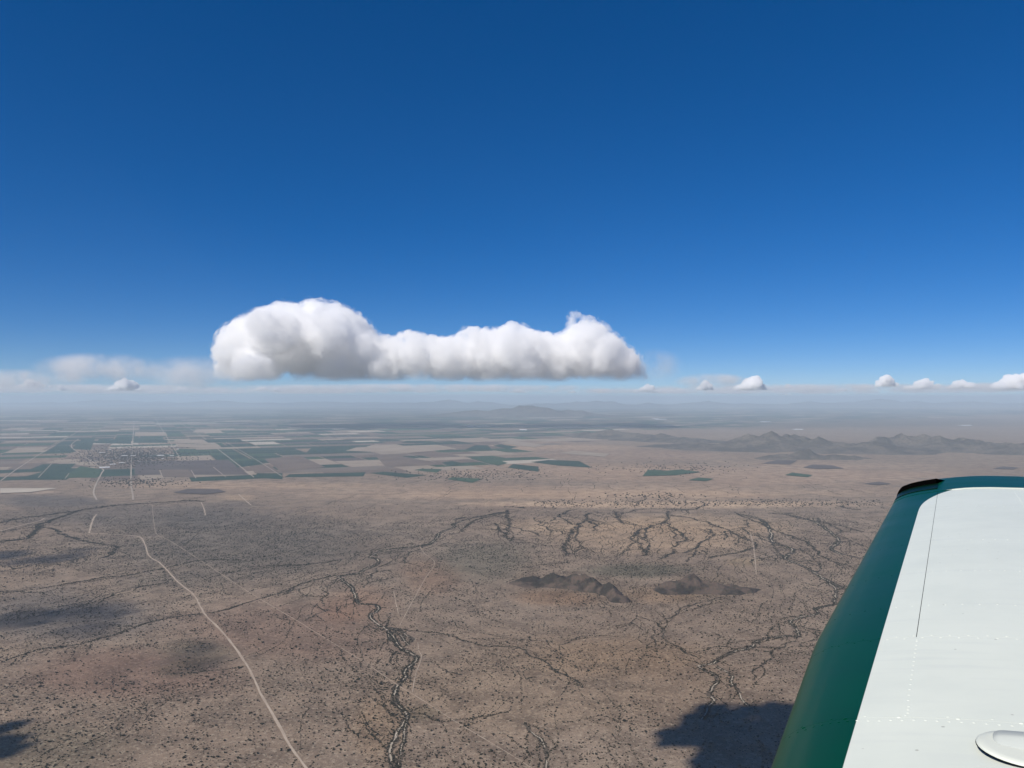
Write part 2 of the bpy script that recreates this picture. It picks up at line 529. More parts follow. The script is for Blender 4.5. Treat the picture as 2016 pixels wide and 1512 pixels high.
# fields and painted cloud-shadow patches that can be told apart in the photograph: corner points, cover
FIELDS = [
    ([(25, 945), (110, 922), (170, 922), (130, 945)], 'dark_crop'), ([(50, 928), (84, 914), (150, 913), (120, 930)], 'dark_crop'),
    ([(80, 941), (98, 914), (148, 914), (120, 941)], 'dark_crop'), ([(125, 940), (158, 918), (200, 924), (190, 941)], 'green_crop'),
    ([(140, 884), (165, 862), (188, 862), (178, 886)], 'dark_crop'), ([(188, 873), (195, 865), (258, 865), (258, 874)], 'dark_crop'),
    ([(262, 872), (265, 865), (328, 866), (330, 872)], 'dark_crop'), ([(85, 892), (112, 877), (135, 877), (150, 890)], 'dark_crop'),
    ([(90, 912), (112, 905), (160, 904), (150, 912)], 'tan_stubble'), ([(150, 916), (160, 914), (185, 914), (190, 918)], 'tan_stubble'),
    ([(265, 935), (265, 908), (450, 906), (490, 935)], 'dark_plough_and_shade'), ([(320, 940), (310, 925), (370, 925), (384, 940)], 'brown_plough'),
    ([(466, 921), (460, 908), (502, 906), (522, 914)], 'dark_crop'), ([(502, 912), (508, 906), (545, 905), (560, 912)], 'dark_crop'),
    ([(500, 941), (506, 932), (556, 932), (556, 944)], 'dark_crop'), ([(502, 932), (490, 918), (530, 915), (550, 930)], 'brown_plough'),
    ([(555, 930), (520, 904), (590, 897), (640, 920)], 'brown_plough'), ([(560, 940), (570, 934), (720, 930), (715, 938)], 'dark_crop'),
    ([(728, 932), (755, 929), (840, 936), (800, 941)], 'dark_crop'), ([(815, 926), (830, 923), (870, 924), (860, 931)], 'green_crop'),
    ([(880, 944), (890, 940), (950, 943), (930, 951)], 'green_crop'), ([(870, 911), (890, 908), (915, 913), (890, 918)], 'dark_crop'),
    ([(925, 903), (960, 899), (1000, 912), (980, 917)], 'green_crop'), ([(1000, 921), (1010, 914), (1060, 919), (1060, 929)], 'dark_crop'),
    ([(1045, 910), (1080, 906), (1140, 908), (1165, 921), (1100, 917)], 'dark_crop'), ([(915, 886), (935, 877), (960, 877), (970, 887)], 'dark_crop'),
    ([(970, 878), (985, 875), (1020, 880), (1000, 884)], 'dark_crop'), ([(790, 872), (800, 868), (850, 869), (880, 874)], 'dark_crop'),
    ([(600, 895), (615, 880), (690, 878), (730, 890)], 'dark_crop'), ([(720, 880), (740, 875), (810, 880), (790, 885)], 'tan_stubble'),
    ([(740, 899), (770, 895), (880, 915), (760, 920)], 'brown_plough'), ([(340, 872), (345, 866), (410, 866), (430, 876)], 'tan_stubble'),
    ([(350, 880), (345, 874), (430, 876), (440, 884)], 'tan_stubble'), ([(355, 892), (350, 884), (385, 884), (390, 892)], 'green_crop'),
    ([(410, 872), (400, 866), (470, 864), (480, 870)], 'dark_crop'), ([(380, 852), (385, 846), (430, 845), (440, 853)], 'tan_stubble'),
    ([(265, 859), (266, 851), (325, 851), (330, 858)], 'tan_stubble'), ([(1265, 938), (1275, 926), (1300, 926), (1335, 936)], 'green_crop'),
    ([(1355, 946), (1375, 941), (1405, 943), (1390, 948)], 'green_crop'), ([(1545, 936), (1560, 931), (1600, 936), (1590, 940)], 'green_crop'),
    ([(1280, 930), (1340, 925), (1380, 930), (1330, 936)], 'green_crop'), ([(1500, 913), (1530, 906), (1570, 907), (1555, 915)], 'dark_plough_and_shade'),  # small dark patches from here on paint distant cloud shadows
    ([(1580, 921), (1600, 915), (1640, 917), (1662, 923), (1610, 924)], 'dark_plough_and_shade'), ([(1345, 884), (1360, 881), (1385, 882), (1375, 885)], 'dark_plough_and_shade'),
    ([(1700, 953), (1730, 949), (1755, 953), (1730, 956)], 'dark_plough_and_shade'), ([(1955, 923), (1975, 919), (2005, 921), (1995, 925)], 'dark_plough_and_shade'),
    ([(340, 971), (370, 963), (430, 964), (445, 969), (400, 974)], 'dark_plough_and_shade'), ([(0, 972), (0, 962), (115, 962), (60, 970)], 'pale_stubble'),
    ([(1100, 893), (1130, 888), (1200, 894), (1190, 900)], 'tan_stubble'), ([(980, 873), (1010, 868), (1075, 877), (1050, 881)], 'tan_stubble'),
    ([(680, 888), (700, 882), (860, 876), (900, 884), (800, 893)], 'tan_stubble'),
]
occupied = []
for pl, mt in FIELDS:
    q = [at(*c) for c in pl]
    field(q, mt, 1.2 + 0.006 * len(occupied) * 10)
    occupied.append((min(c[0] for c in pl) - 4, min(c[1] for c in pl) - 2, max(c[0] for c in pl) + 4, max(c[1] for c in pl) + 2))

names = list(FM)
far_v, far_f, far_m = [], [], []
count = 0
cells = []
for i in range(-75, 110):
    for j in range(14, 130):
        cells.append((i, j))
S = 330.0
r2 = random.Random(4)
done = set()
grid_items = []
for (i, j) in cells:
    if (i, j) in done:
        continue
    w, d = r2.choice([(1, 1), (1, 1), (2, 1), (2, 1), (3, 1), (1, 2)])
    if j > 56:
        w, d = w * 2, d
    if any((i + a_, j + b_) in done for a_ in range(w) for b_ in range(d)):
        w = d = 1
    e0, n0 = i * S, j * S
    c0 = ge * (e0 + w * S / 2) + gn * (n0 + d * S / 2)
    if c0[1] < 3000:
        continue
    X, Y = ground_px(c0[:1], c0[1:])
    X, Y = float(X[0]), float(Y[0])
    if X < -150 or X > 2150 or Y > 943 or Y < 803:
        continue
    # the farmland's right edge slants: fields end where the open desert begins
    lim = np.interp(Y, [803, 830, 850, 870, 890, 905, 943], [2300, 1600, 1180, 1090, 980, 1010, 860])
    if X > lim + 60 * math.sin(i * 1.7 + j * 0.9):
        continue
    if Y > 936 and X > 560:
        continue
    if any(a_ + 0.3 * (c_ - a_) < X < c_ - 0.3 * (c_ - a_) and b_ + 0.3 * (d_ - b_) < Y < d_ - 0.3 * (d_ - b_) for a_, b_, c_, d_ in occupied):
        continue
    if 165 < X < 350 and 882 < Y < 913:      # the town
        continue
    for a_ in range(w):
        for b_ in range(d):
            done.add((i + a_, j + b_))
    mt = r2.choices(names, [26, 14, 8, 22, 20, 5 if Y < 890 else 2, 2])[0]
    if X > 700:
        mt = r2.choices(names, [17, 10, 6, 25, 28, 5, 1])[0]
    if Y < 862:
        mt = r2.choices(names, [32, 18, 16, 16, 12, 4, 6])[0]
    g = 9.0
    quad = [ge * (e0 + g) + gn * (n0 + g), ge * (e0 + w * S - g) + gn * (n0 + g),
            ge * (e0 + w * S - g) + gn * (n0 + d * S - g), ge * (e0 + g) + gn * (n0 + d * S - g)]
    grid_items.append((c0[1], quad, mt))
grid_items.sort(key=lambda k: k[0])
for k, (dist, quad, mt) in enumerate(grid_items):
    if k < 248:
        field(quad, mt, 0.8)
    else:
        n0 = len(far_v)
        far_v += [(q[0], q[1], 2.0) for q in quad]
        far_f.append((n0, n0 + 1, n0 + 2, n0 + 3))
        far_m.append(names.index(mt))
if far_v:
    o = mesh_obj('far_fields', far_v, far_f)
    for nm in names:
        o.data.materials.append(FM[nm])
    o.data.polygons.foreach_set('material_index', far_m)
    if o.data.polygons[0].normal.z < 0:
        o.data.flip_normals()
    tag(o, 'patchwork of fields fading into the haze', kind='stuff')

# farm roads on the survey lines
FR = [([(0, 948), (45, 916), (104, 879), (180, 835)], 14), ([(262, 985), (258, 930), (262, 860), (264, 830)], 16),
      ([(355, 903), (333, 868), (305, 823)], 14), ([(500, 940), (440, 893), (382, 849), (340, 826)], 14),
      ([(555, 938), (500, 903), (440, 868)], 10), ([(1037, 934), (970, 916), (905, 899)], 12), ([(878, 917), (808, 896), (760, 883)], 12),
      ([(190, 985), (185, 965), (200, 932), (203, 925), (185, 912), (160, 895), (140, 878), (155, 864)], 16),
      ([(262, 875), (330, 873), (345, 873)], 14), ([(160, 888), (200, 887), (255, 884)], 10), ([(320, 940), (314, 925)], 10),
      ([(386, 942), (376, 926)], 10), ([(445, 940), (420, 920)], 10), ([(75, 941), (102, 913)], 9), ([(128, 943), (136, 932)], 8),
      ([(265, 957), (330, 952), (450, 958), (600, 962)], 9), ([(210, 962), (235, 965), (260, 966)], 8),
      ([(1240, 941), (1300, 930), (1352, 938)], 8), ([(1260, 912), (1400, 917), (1560, 921), (1760, 923)], 18),
      ([(1520, 903), (1700, 905), (2016, 906)], 12), ([(1180, 890), (1300, 905), (1420, 915)], 10)]
for k, (ln, w) in enumerate(FR):
    pts = px(ln)
    o = ribbon('farm_road', spline(pts, 60), w * 0.62, 2.4 + 0.02 * k, M_farm, 0.3, k)
    tag(o, 'pale straight farm road between the fields', kind='structure')

# ================================================================== ROADS AND TRACKS
Z4 = 1917 / 700
roads = [
    ('dirt_road', [(1660, 1530), (1600, 1440), (1560, 1385), (1490, 1260), (1400, 1100), (1360, 1010), (1300, 910), (1200, 780),
                   (1110, 690), (1085, 650), (1045, 580), (960, 510), (910, 455), (860, 405), (805, 370), (785, 315), (765, 275),
                   (740, 262)], (0, 960), Z4, 4.8, 'pale winding dirt road crossing the desert at lower left'),
    ('dirt_road', [(740, 262), (660, 256), (560, 250), (490, 247)], (0, 960), Z4, 6.0, 'short flat stretch of dirt road at the head of the winding road'),
    ('dirt_road', [(482, 247), (490, 205), (505, 165), (520, 145)], (0, 960), Z4, 7.0, 'broad pale dirt road stub beyond the winding road'),
    ('straight_track', [(1235, 1520), (1060, 1410), (800, 1255), (640, 1150), (500, 1065), (300, 930), (0, 745)], (600, 960), Z4, 1.5,
     'thin straight track running diagonally across the desert'),
    ('straight_track', [(1647, 745), (1400, 600), (1265, 515), (1100, 405), (920, 290), (845, 250), (830, 190), (820, 90)], (0, 960), Z4, 1.4,
     'far end of the straight track turning towards the fields'),
    ('foot_trail', [(620, 318), (645, 355), (700, 405), (650, 490), (600, 580), (540, 690), (512, 745)], (600, 960), Z4, 1.7,
     'thin pale trail looping beside the wash'),
    ('foot_trail', [(610, 835), (615, 880), (630, 915), (600, 1000), (588, 1060), (582, 1105)], (600, 960), Z4, 1.7,
     'thin pale trail meeting the straight track beside the wash'),
    ('foot_trail', [(480, 560), (490, 620), (505, 680)], (600, 960), Z4, 2.0, 'faint short trail left of the looping trail'),
    ('foot_trail', [(1035, 250), (1050, 320), (1060, 400), (1064, 470)], (1100, 960), Z4, 3.0, 'thin pale trail above the right hand hill'),
    ('dirt_road', [(1085, 80), (1100, 115), (1108, 150)], (0, 960), Z4, 5.5, 'short pale dirt road below the sandy clearing'),
    ('dirt_road', [(1285, 35), (1330, 75), (1355, 95)], (0, 960), Z4, 5.5, 'pale dirt road crossing the sandy clearing'),
    ('dirt_road', [(1355, 100), (1440, 105), (1560, 100), (1580, 100)], (0, 960), Z4, 6.0, 'level dirt road at the edge of the sandy clearing'),
    ('dirt_road', [(0, 235), (100, 208), (210, 180), (240, 165)], (0, 960), Z4, 8.0, 'pale dirt road along the left edge'),
    ('canal_bank', [(600, 133), (900, 133), (1300, 134), (1917, 136), (2500, 137), (3200, 133)], (600, 960), Z4, 5.0,
     'long level embankment line across the middle of the plain'),
]
road_pts = []
M_bank = ground_like('bank_scrub', (0.06, 0.05, 0.04), (0.10, 0.085, 0.07), 0.02, 0.15)
for k, (nm, ln, org, sc, w, lab) in enumerate(roads):
    L = spline(px(ln, org, sc), 14)
    o = ribbon(nm, L, w, 0.5 + 0.03 * k, M_bank if nm == 'canal_bank' else M_road, 0.6, 30 + k)
    tag(o, lab, kind='structure')
    road_pts.append((L, w))

# ================================================================== DRY WASHES
M_litter = ground_like('scrub_litter', (0.075, 0.060, 0.044), (0.13, 0.10, 0.075), 0.05, 0.3)
M_sand = ground_like('wash_sand', (0.30, 0.25, 0.19), (0.44, 0.38, 0.30), 0.05, 0.2)
Z5 = Z4
Z8 = 2.52
A4, A5, A6, A8 = ((0, 960), Z4), ((600, 960), Z4), ((1100, 960), Z4), ((900, 980), Z8)
# (points, frame, sand width, tree band half width, trees per 10 m, tree size)
WASH = [
    ([(1090, 130), (1000, 148), (880, 170), (800, 195), (802, 215), (725, 245), (715, 275), (680, 300), (620, 318), (480, 330), (400, 345),
      (350, 375), (385, 385), (395, 400), (370, 425), (330, 440), (290, 460), (180, 482)], A5, 6, 11, 2.6, 1.15),
    ([(180, 485), (230, 515), (265, 550), (285, 600), (295, 625), (370, 630), (400, 645), (380, 670), (350, 685), (370, 720), (410, 750),
      (450, 770), (480, 800), (500, 830), (520, 870), (560, 890), (600, 915), (590, 940), (545, 970), (530, 995), (540, 1020), (505, 1050),
      (495, 1090), (490, 1150), (510, 1190), (540, 1220), (520, 1280), (490, 1350), (465, 1390), (460, 1440), (480, 1490), (510, 1530)],
     A5, 6, 8, 3.4, 1.1),
    ([(450, 770), (455, 800), (490, 835)], A5, 4, 6, 2.5, 1.0), ([(440, 755), (500, 765), (540, 785), (575, 835)], A5, 3, 9, 2.2, 0.9),
    ([(470, 760), (520, 800), (560, 850)], A5, 3, 9, 2.2, 0.9),
    ([(540, 1220), (546, 1260), (530, 1340), (517, 1440), (510, 1510)], A5, 3, 5, 2.3, 0.9),
    ([(950, 140), (1080, 170), (1140, 230), (1150, 290), (1230, 320), (1262, 332), (1240, 365), (1225, 385), (1300, 415), (1400, 470),
      (1460, 510), (1560, 555)], A6, 9, 12, 2.4, 1.1),
    ([(1500, 628), (1390, 655), (1380, 680), (1250, 715), (1270, 760), (1290, 800), (1200, 800), (1060, 830), (1030, 860), (950, 880),
      (880, 920), (830, 945), (750, 960), (790, 990), (840, 1015), (840, 1050), (800, 1110), (830, 1150), (800, 1200), (770, 1250)],
     A6, 5, 7, 2.6, 1.0),
    ([(850, 965), (920, 1010), (920, 1050), (970, 1120), (1020, 1180)], A6, 4, 5, 2.0, 0.9),
    ([(1180, 1270), (1240, 1330), (1280, 1360), (1300, 1420), (1300, 1520)], A5, 3, 5, 1.5, 0.85),
    ([(1460, 510), (1500, 570), (1490, 630)], A6, 5, 8, 2.0, 1.0),
    ([(1210, 140), (1380, 185), (1450, 230), (1500, 270), (1512, 287), (1490, 310), (1490, 345), (1640, 387)], A6, 7, 13, 2.0, 1.1),
]
VEG = [   # lines of scrub without a visible bed: points, frame, half width, per 10 m, size
    ([(500, 760), (620, 775), (700, 785), (800, 800), (870, 830), (950, 850), (1050, 858), (1150, 870), (1230, 900), (1300, 940), (1370, 1000),
      (1450, 1040), (1500, 1080)], A5, 7, 1.9, 1.0),
    ([(870, 815), (950, 820), (1050, 840), (1150, 870)], A5, 5, 1.4, 0.9),
    ([(545, 1215), (650, 1225), (720, 1240), (790, 1250), (900, 1235), (1000, 1222), (1100, 1210)], A5, 4, 2.0, 0.9),
    ([(620, 935), (700, 950), (800, 990), (850, 1010)], A5, 5, 1.0, 0.9),
    ([(180, 490), (130, 530), (110, 570), (100, 640)], A5, 6, 1.2, 0.9), ([(0, 715), (150, 650), (270, 622)], A5, 7, 1.2, 0.9),
    ([(400, 345), (500, 350), (560, 345), (540, 410)], A5, 8, 1.2, 0.9), ([(700, 300), (560, 350), (440, 420), (330, 490), (320, 540)], A5, 8, 1.2, 0.9),
    ([(0, 950), (100, 905), (200, 875), (350, 855), (450, 840), (550, 810), (640, 785), (700, 765), (770, 735), (850, 715), (950, 695),
      (1080, 680), (1200, 660), (1300, 630), (1400, 600), (1500, 570), (1580, 540), (1680, 505), (1800, 480), (1917, 465), (2110, 445)],
     A4, 7, 2.3, 1.0),
    ([(0, 570), (130, 555), (300, 530), (400, 515), (550, 490), (700, 470), (850, 440), (1000, 410), (1100, 395), (1300, 390)], A4, 10, 2.1, 1.1),
    ([(560, 600), (650, 565), (800, 530), (900, 510)], A4, 9, 1.5, 1.0),
    ([(0, 290), (150, 270), (190, 230), (210, 205), (240, 188), (330, 160), (450, 120), (600, 100), (800, 85), (1000, 72), (1100, 75)], A4, 20, 2.6, 1.5),
    ([(220, 215), (300, 225), (350, 260), (400, 275), (500, 300), (600, 315), (632, 325), (600, 360), (560, 380)], A4, 15, 2.2, 1.3),
    ([(0, 240), (100, 225), (200, 212)], A4, 17, 2.2, 1.3), ([(0, 190), (120, 165), (300, 140), (420, 128)], A4, 18, 2.2, 1.4),
    ([(1500, 420), (1700, 410), (1850, 385), (1960, 372)], A4, 10, 1.8, 1.0), ([(0, 455), (200, 420), (350, 410), (470, 370)], A4, 12, 1.3, 1.0),
    ([(0, 720), (200, 690), (400, 640), (560, 610)], A4, 9, 1.0, 1.0), ([(850, 1010), (1000, 1000), (1200, 985), (1310, 965)], A4, 5, 1.2, 0.9),
    ([(1280, 830), (1200, 845), (1130, 870), (1140, 910), (1090, 990), (1050, 1040)], A6, 7, 1.8, 0.95),
    ([(1290, 740), (1340, 760), (1400, 770)], A6, 5, 1.8, 0.9), ([(1400, 770), (1340, 830), (1300, 860)], A6, 6, 1.2, 0.9),
    ([(870, 590), (700, 640), (560, 720), (520, 840)], A6, 6, 0.9, 0.9), ([(0, 850), (150, 800), (330, 770), (420, 690)], A6, 6, 0.9, 0.9),
    ([(420, 690), (520, 740), (640, 850), (760, 920)], A6, 6, 1.2, 0.9),
    ([(250, 60), (240, 75), (100, 110), (40, 150), (30, 170)], A8, 17, 2.0, 1.2), ([(250, 75), (252, 130), (245, 180), (275, 215)], A8, 22, 2.0, 1.2),
    ([(180, 125), (215, 155), (245, 180)], A8, 14, 1.8, 1.1), ([(250, 140), (350, 165), (410, 190)], A8, 13, 1.4, 1.0),
    ([(560, 60), (510, 95), (460, 118)], A8, 13, 2.0, 1.1), ([(380, 100), (420, 140), (480, 165)], A8, 9, 1.4, 1.0),
    ([(500, 92), (545, 112), (568, 132)], A8, 11, 1.8, 1.1),
    ([(660, 76), (620, 120), (580, 160), (560, 200), (530, 240), (540, 290)], A8, 20, 2.4, 1.2), ([(640, 112), (688, 140), (670, 165)], A8, 11, 2.0, 1.1),
    ([(600, 150), (590, 210), (630, 250)], A8, 10, 1.5, 1.0), ([(785, 70), (800, 110), (832, 132)], A8, 15, 2.0, 1.1),
    ([(1045, 66), (1052, 90), (1030, 122), (940, 150), (880, 180), (890, 220), (925, 270)], A8, 17, 2.2, 1.1),
    ([(940, 150), (932, 210), (948, 270), (920, 290)], A8, 14, 1.8, 1.1), ([(900, 170), (870, 230), (800, 290)], A8, 9, 1.2, 1.0),
    ([(1030, 120), (1072, 160), (1080, 205)], A8, 12, 1.8, 1.1), ([(1095, 165), (1122, 210), (1080, 240), (1050, 285), (1000, 310)], A8, 14, 2.0, 1.1),
    ([(1050, 85), (1150, 100), (1260, 130), (1330, 160), (1400, 190), (1495, 240), (1350, 280), (1250, 300)], A8, 13, 2.3, 1.1),
    ([(1330, 165), (1338, 190), (1328, 210)], A8, 8, 1.8, 1.0), ([(1405, 200), (1390, 215), (1380, 235)], A8, 7, 1.6, 1.0),
    ([(1240, 155), (1275, 178), (1220, 212), (1195, 235), (1125, 275)], A8, 12, 2.0, 1.1), ([(1200, 235), (1160, 290), (1140, 320)], A8, 8, 1.3, 1.0),
    ([(1390, 80), (1490, 120), (1600, 170), (1750, 230), (1800, 280), (1900, 340)], A8, 11, 2.0, 1.1),
    ([(1420, 110), (1445, 130), (1430, 160), (1490, 195), (1550, 225), (1620, 292)], A8, 10, 1.6, 1.0),
    ([(1640, 85), (1760, 115), (1900, 140), (2016, 170)], A8, 13, 1.5, 1.1), ([(1780, 100), (1880, 150), (1900, 175)], A8, 12, 1.5, 1.1),
    ([(1800, 225), (1850, 230), (1900, 215)], A8, 16, 2.0, 1.1), ([(1880, 215), (1950, 220), (2016, 240)], A8, 9, 1.6, 1.0),
    ([(1890, 40), (1930, 50), (2000, 62)], A8, 30, 2.0, 1.3), ([(230, 45), (300, 45), (340, 52)], A8, 26, 2.2, 1.4),
    ([(0, 105), (120, 90), (240, 70)], A8, 15, 1.8, 1.2), ([(1700, 250), (1790, 330), (1780, 370)], A8, 8, 1.1, 1.0),
    ([(1450, 320), (1550, 290), (1620, 285)], A8, 7, 1.1, 1.0), ([(300, 350), (430, 330), (560, 320)], A8, 9, 1.2, 1.0),
    ([(800, 85), (900, 60), (1010, 55), (1150, 60), (1215, 42)], A8, 16, 1.6, 1.2), ([(1540, 76), (1620, 80), (1660, 76)], A8, 14, 1.8, 1.2),
]
plants = []          # x, y, size, tint


def strew(L, half, per10, size, bed=0.0):
    seg = np.linalg.norm(np.diff(L, axis=0), axis=1)
    cum = np.concatenate([[0], np.cumsum(seg)])
    n = int(cum[-1] / 10 * per10 * 5.2)
    if n < 1:
        return
    u = rng.uniform(0, cum[-1], n)
    # thin out in patches
    u = u[(fbm(u / 60, u * 0 + L[0, 0], oct=2, seed=2) + rng.uniform(-0.6, 0.9, len(u))) > -0.25]
    x, y = np.interp(u, cum, L[:, 0]), np.interp(u, cum, L[:, 1])
    tx, ty = np.interp(u + 5, cum, L[:, 0]) - x, np.interp(u + 5, cum, L[:, 1]) - y
    m = np.hypot(tx, ty) + 1e-6
    side = rng.choice([-1, 1], len(u))
    off = np.where(bed > 0, side * (bed * 0.28 + 0.5 + np.abs(rng.normal(0, half * 0.33, len(u)))), rng.normal(0, half * 0.36, len(u)))
    x, y = x - ty / m * off, y + tx / m * off
    s = size * rng.lognormal(0, 0.33, len(u)) * 1.3
    plants.append(np.stack([x, y, s, rng.uniform(0, 1, len(u))], 1))


guide_p, guide_t = [], []


def add_guide(L):
    T = np.gradient(L, axis=0)
    T /= np.linalg.norm(T, axis=1)[:, None] + 1e-9
    guide_p.append(L[::6])
    guide_t.append(T[::6])


def wobble(L, amp, k):
    n = len(L)
    T = np.gradient(L, axis=0)
    T /= np.linalg.norm(T, axis=1)[:, None] + 1e-9
    s = np.concatenate([[0], np.cumsum(np.linalg.norm(np.diff(L, axis=0), axis=1))])
    o_ = amp * fbm(s / 70, np.zeros(n) + k * 3.3, oct=3, seed=k)
    o_ *= np.minimum(1, np.minimum(np.arange(n), np.arange(n)[::-1]) / 6)
    return L + np.stack([-T[:, 1], T[:, 0]], 1) * o_[:, None]


for k, (ln, (org, sc), sw, half, dens, size) in enumerate(WASH):
    L = wobble(spline(px(ln, org, sc), 6), 9, k)
    o = ribbon('dry_wash', L, half * 1.5, 0.1 + 0.004 * k, M_litter, 1.1, 260 + k)
    tag(o, 'dark scrubby banks of a winding dry wash', kind='structure')
    o = ribbon('dry_wash', L, sw * 0.62, 0.25 + 0.01 * k, M_sand, 1.0, 60 + k, gaps=-0.18 if k > 1 else -0.35)
    if o:
        tag(o, 'pale sandy bed of a dry wash between dark trees', kind='structure')
    strew(L, half, dens, size, sw)
    add_guide(L)
for k, (ln, (org, sc), half, dens, size) in enumerate(VEG):
    L = wobble(spline(px(ln, org, sc), 8), 22, 40 + k)
    strew(L, half, dens * 1.15, size)
    add_guide(L)
    o = ribbon('dry_wash', L, half * 0.6, 0.12 + 0.004 * k, M_litter, 1.3, 160 + k, gaps=-0.45)
    if o:
        tag(o, 'thin dark drainage line choked with scrub', kind='structure')

# faint drainage lines that follow the lie of the land between the traced ones
GP, GT = np.vstack(guide_p), np.vstack(guide_t)
def trace(P, prev, nst, pull, wander, step):
    tr = [P.copy()]
    for st in range(nst):
        d2 = ((P[:, None, :] - GP[None]) ** 2).sum(2) + 60 ** 2
        w = d2 ** -1.3
        th = np.arctan2(GT[:, 1], GT[:, 0]) * 2
        an = np.arctan2((w * np.sin(th)).sum(1), (w * np.cos(th)).sum(1)) / 2 + wander * fbm(P[:, 0] / 90, P[:, 1] / 90, oct=3, seed=33)
        D = np.stack([np.cos(an), np.sin(an)], 1)
        if prev is not None:
            D *= np.sign((D * prev).sum(1) + 1e-9)[:, None]
            D = pull * D + (1 - pull) * prev
            D /= np.linalg.norm(D, axis=1)[:, None] + 1e-9
        prev = D
        P = P + D * step
        tr.append(P.copy())
    return np.array(tr)


# long faint lines
nS = 420
r_ = np.where(rng.uniform(0, 1, nS) < 0.6, rng.uniform(1050, 3300, nS), rng.uniform(2500, 5600, nS))
a_ = rng.uniform(R(-38), R(36), nS)
TR = trace(np.stack([np.sin(a_) * r_, np.cos(a_) * r_], 1), None, 32, 1.0, 0.6, 15)
for k in range(nS):
    strew(TR[:random.randint(12, 33), k], 3.0, random.uniform(0.4, 1.1), 0.75)
# side branches that leave the traced washes at an angle and thin out uphill
for gen in range(2):
    near = np.where((GP[:, 1] > 1000) & (GP[:, 1] < 5200))[0]
    pick = rng.choice(near, 460)
    turn_ = rng.choice([-1, 1], len(pick)) * rng.uniform(R(28), R(75), len(pick))
    fl = rng.choice([-1, 1], len(pick))
    g_ = GT[pick] * fl[:, None]
    D0_ = np.stack([g_[:, 0] * np.cos(turn_) - g_[:, 1] * np.sin(turn_), g_[:, 0] * np.sin(turn_) + g_[:, 1] * np.cos(turn_)], 1)
    TR = trace(GP[pick].copy(), D0_, 20, 0.16, 1.3, 11)
    for k in range(len(pick)):
        n = random.randint(7, 21)
        L = TR[:n, k]
        strew(L[: n // 2 + 1], 3.4, random.uniform(1.0, 1.7), 0.82)
        strew(L[n // 2:], 2.6, random.uniform(0.6, 1.1), 0.7)
    GP = np.vstack([GP, TR[4:16:4].reshape(-1, 2)])
    GT = np.vstack([GT, (TR[5:17:4] - TR[4:16:4]).reshape(-1, 2) / 11])

# open scrub
nB = 640000
r_ = np.sqrt(rng.uniform(1000 ** 2, 6200 ** 2, nB))
a_ = rng.uniform(R(-40), R(38), nB)
X, Y = np.sin(a_) * r_, np.cos(a_) * r_
col_, veg_ = soil_and_shade_at(X, Y)
dn = 0.55 + 0.8 * fbm(X / 160, Y / 160, oct=4, seed=21) + 0.55 * fbm(X / 35, Y / 35, oct=2, seed=22)
_, PYY = ground_px(X, Y)
dn *= np.interp(PYY, [940, 985, 1010, 1030], [0.03, 0.06, 0.4, 1.0])
keep = rng.uniform(0, 1, nB) < dn * (0.35 + 1.0 * veg_)
X, Y = X[keep], Y[keep]
s = np.where(rng.uniform(0, 1, len(X)) < 0.33, rng.lognormal(0, 0.28, len(X)) * 1.75, rng.lognormal(0, 0.42, len(X)) * 1.0)
plants.append(np.stack([X, Y, s, rng.uniform(0, 1, len(X))], 1))
PL = np.vstack(plants)

# keep the roads clear
ok = np.ones(len(PL), bool)
for L, w in road_pts:
    A_, B_ = L[:-1], L[1:]
    lo, hi = L.min(0) - 20, L.max(0) + 20
    cand = np.where((PL[:, 0] > lo[0]) & (PL[:, 0] < hi[0]) & (PL[:, 1] > lo[1]) & (PL[:, 1] < hi[1]))[0]
    for c0 in range(0, len(cand), 4000):
        ci = cand[c0:c0 + 4000]
        d = np.full(len(ci), 1e9)
        for q0 in range(0, len(L), 200):
            dd = np.hypot(PL[ci, None, 0] - L[None, q0:q0 + 200, 0], PL[ci, None, 1] - L[None, q0:q0 + 200, 1]).min(1)
            d = np.minimum(d, dd)
        ok[ci[d < max(w * 0.5 + PL[ci, 2].mean() * 0.9, 7.2 if w > 3.5 else 5)]] = False
PL = PL[ok]

# plant shapes
def leaf_mat(name, ca, cb):
    t = NT(name)
    oi = t.new('ShaderNodeObjectInfo')
    p = pos_socket(t)
    n = t.noise(p, 0.9, 3, 0.7)
    f = t.math('ADD', t.math('MULTIPLY', oi.outputs['Random'], 0.6), t.math('MULTIPLY', n, 0.5), clamp=True)
    return t.surface(t.mix(f, ca, cb), 0.9, spec=0.08)


M_leaf = leaf_mat('scrub_leaf', (0.013, 0.013, 0.008), (0.034, 0.030, 0.018))
M_bark = ground_like('scrub_bark', (0.05, 0.04, 0.03), (0.08, 0.065, 0.05), 0.5, 3.0)


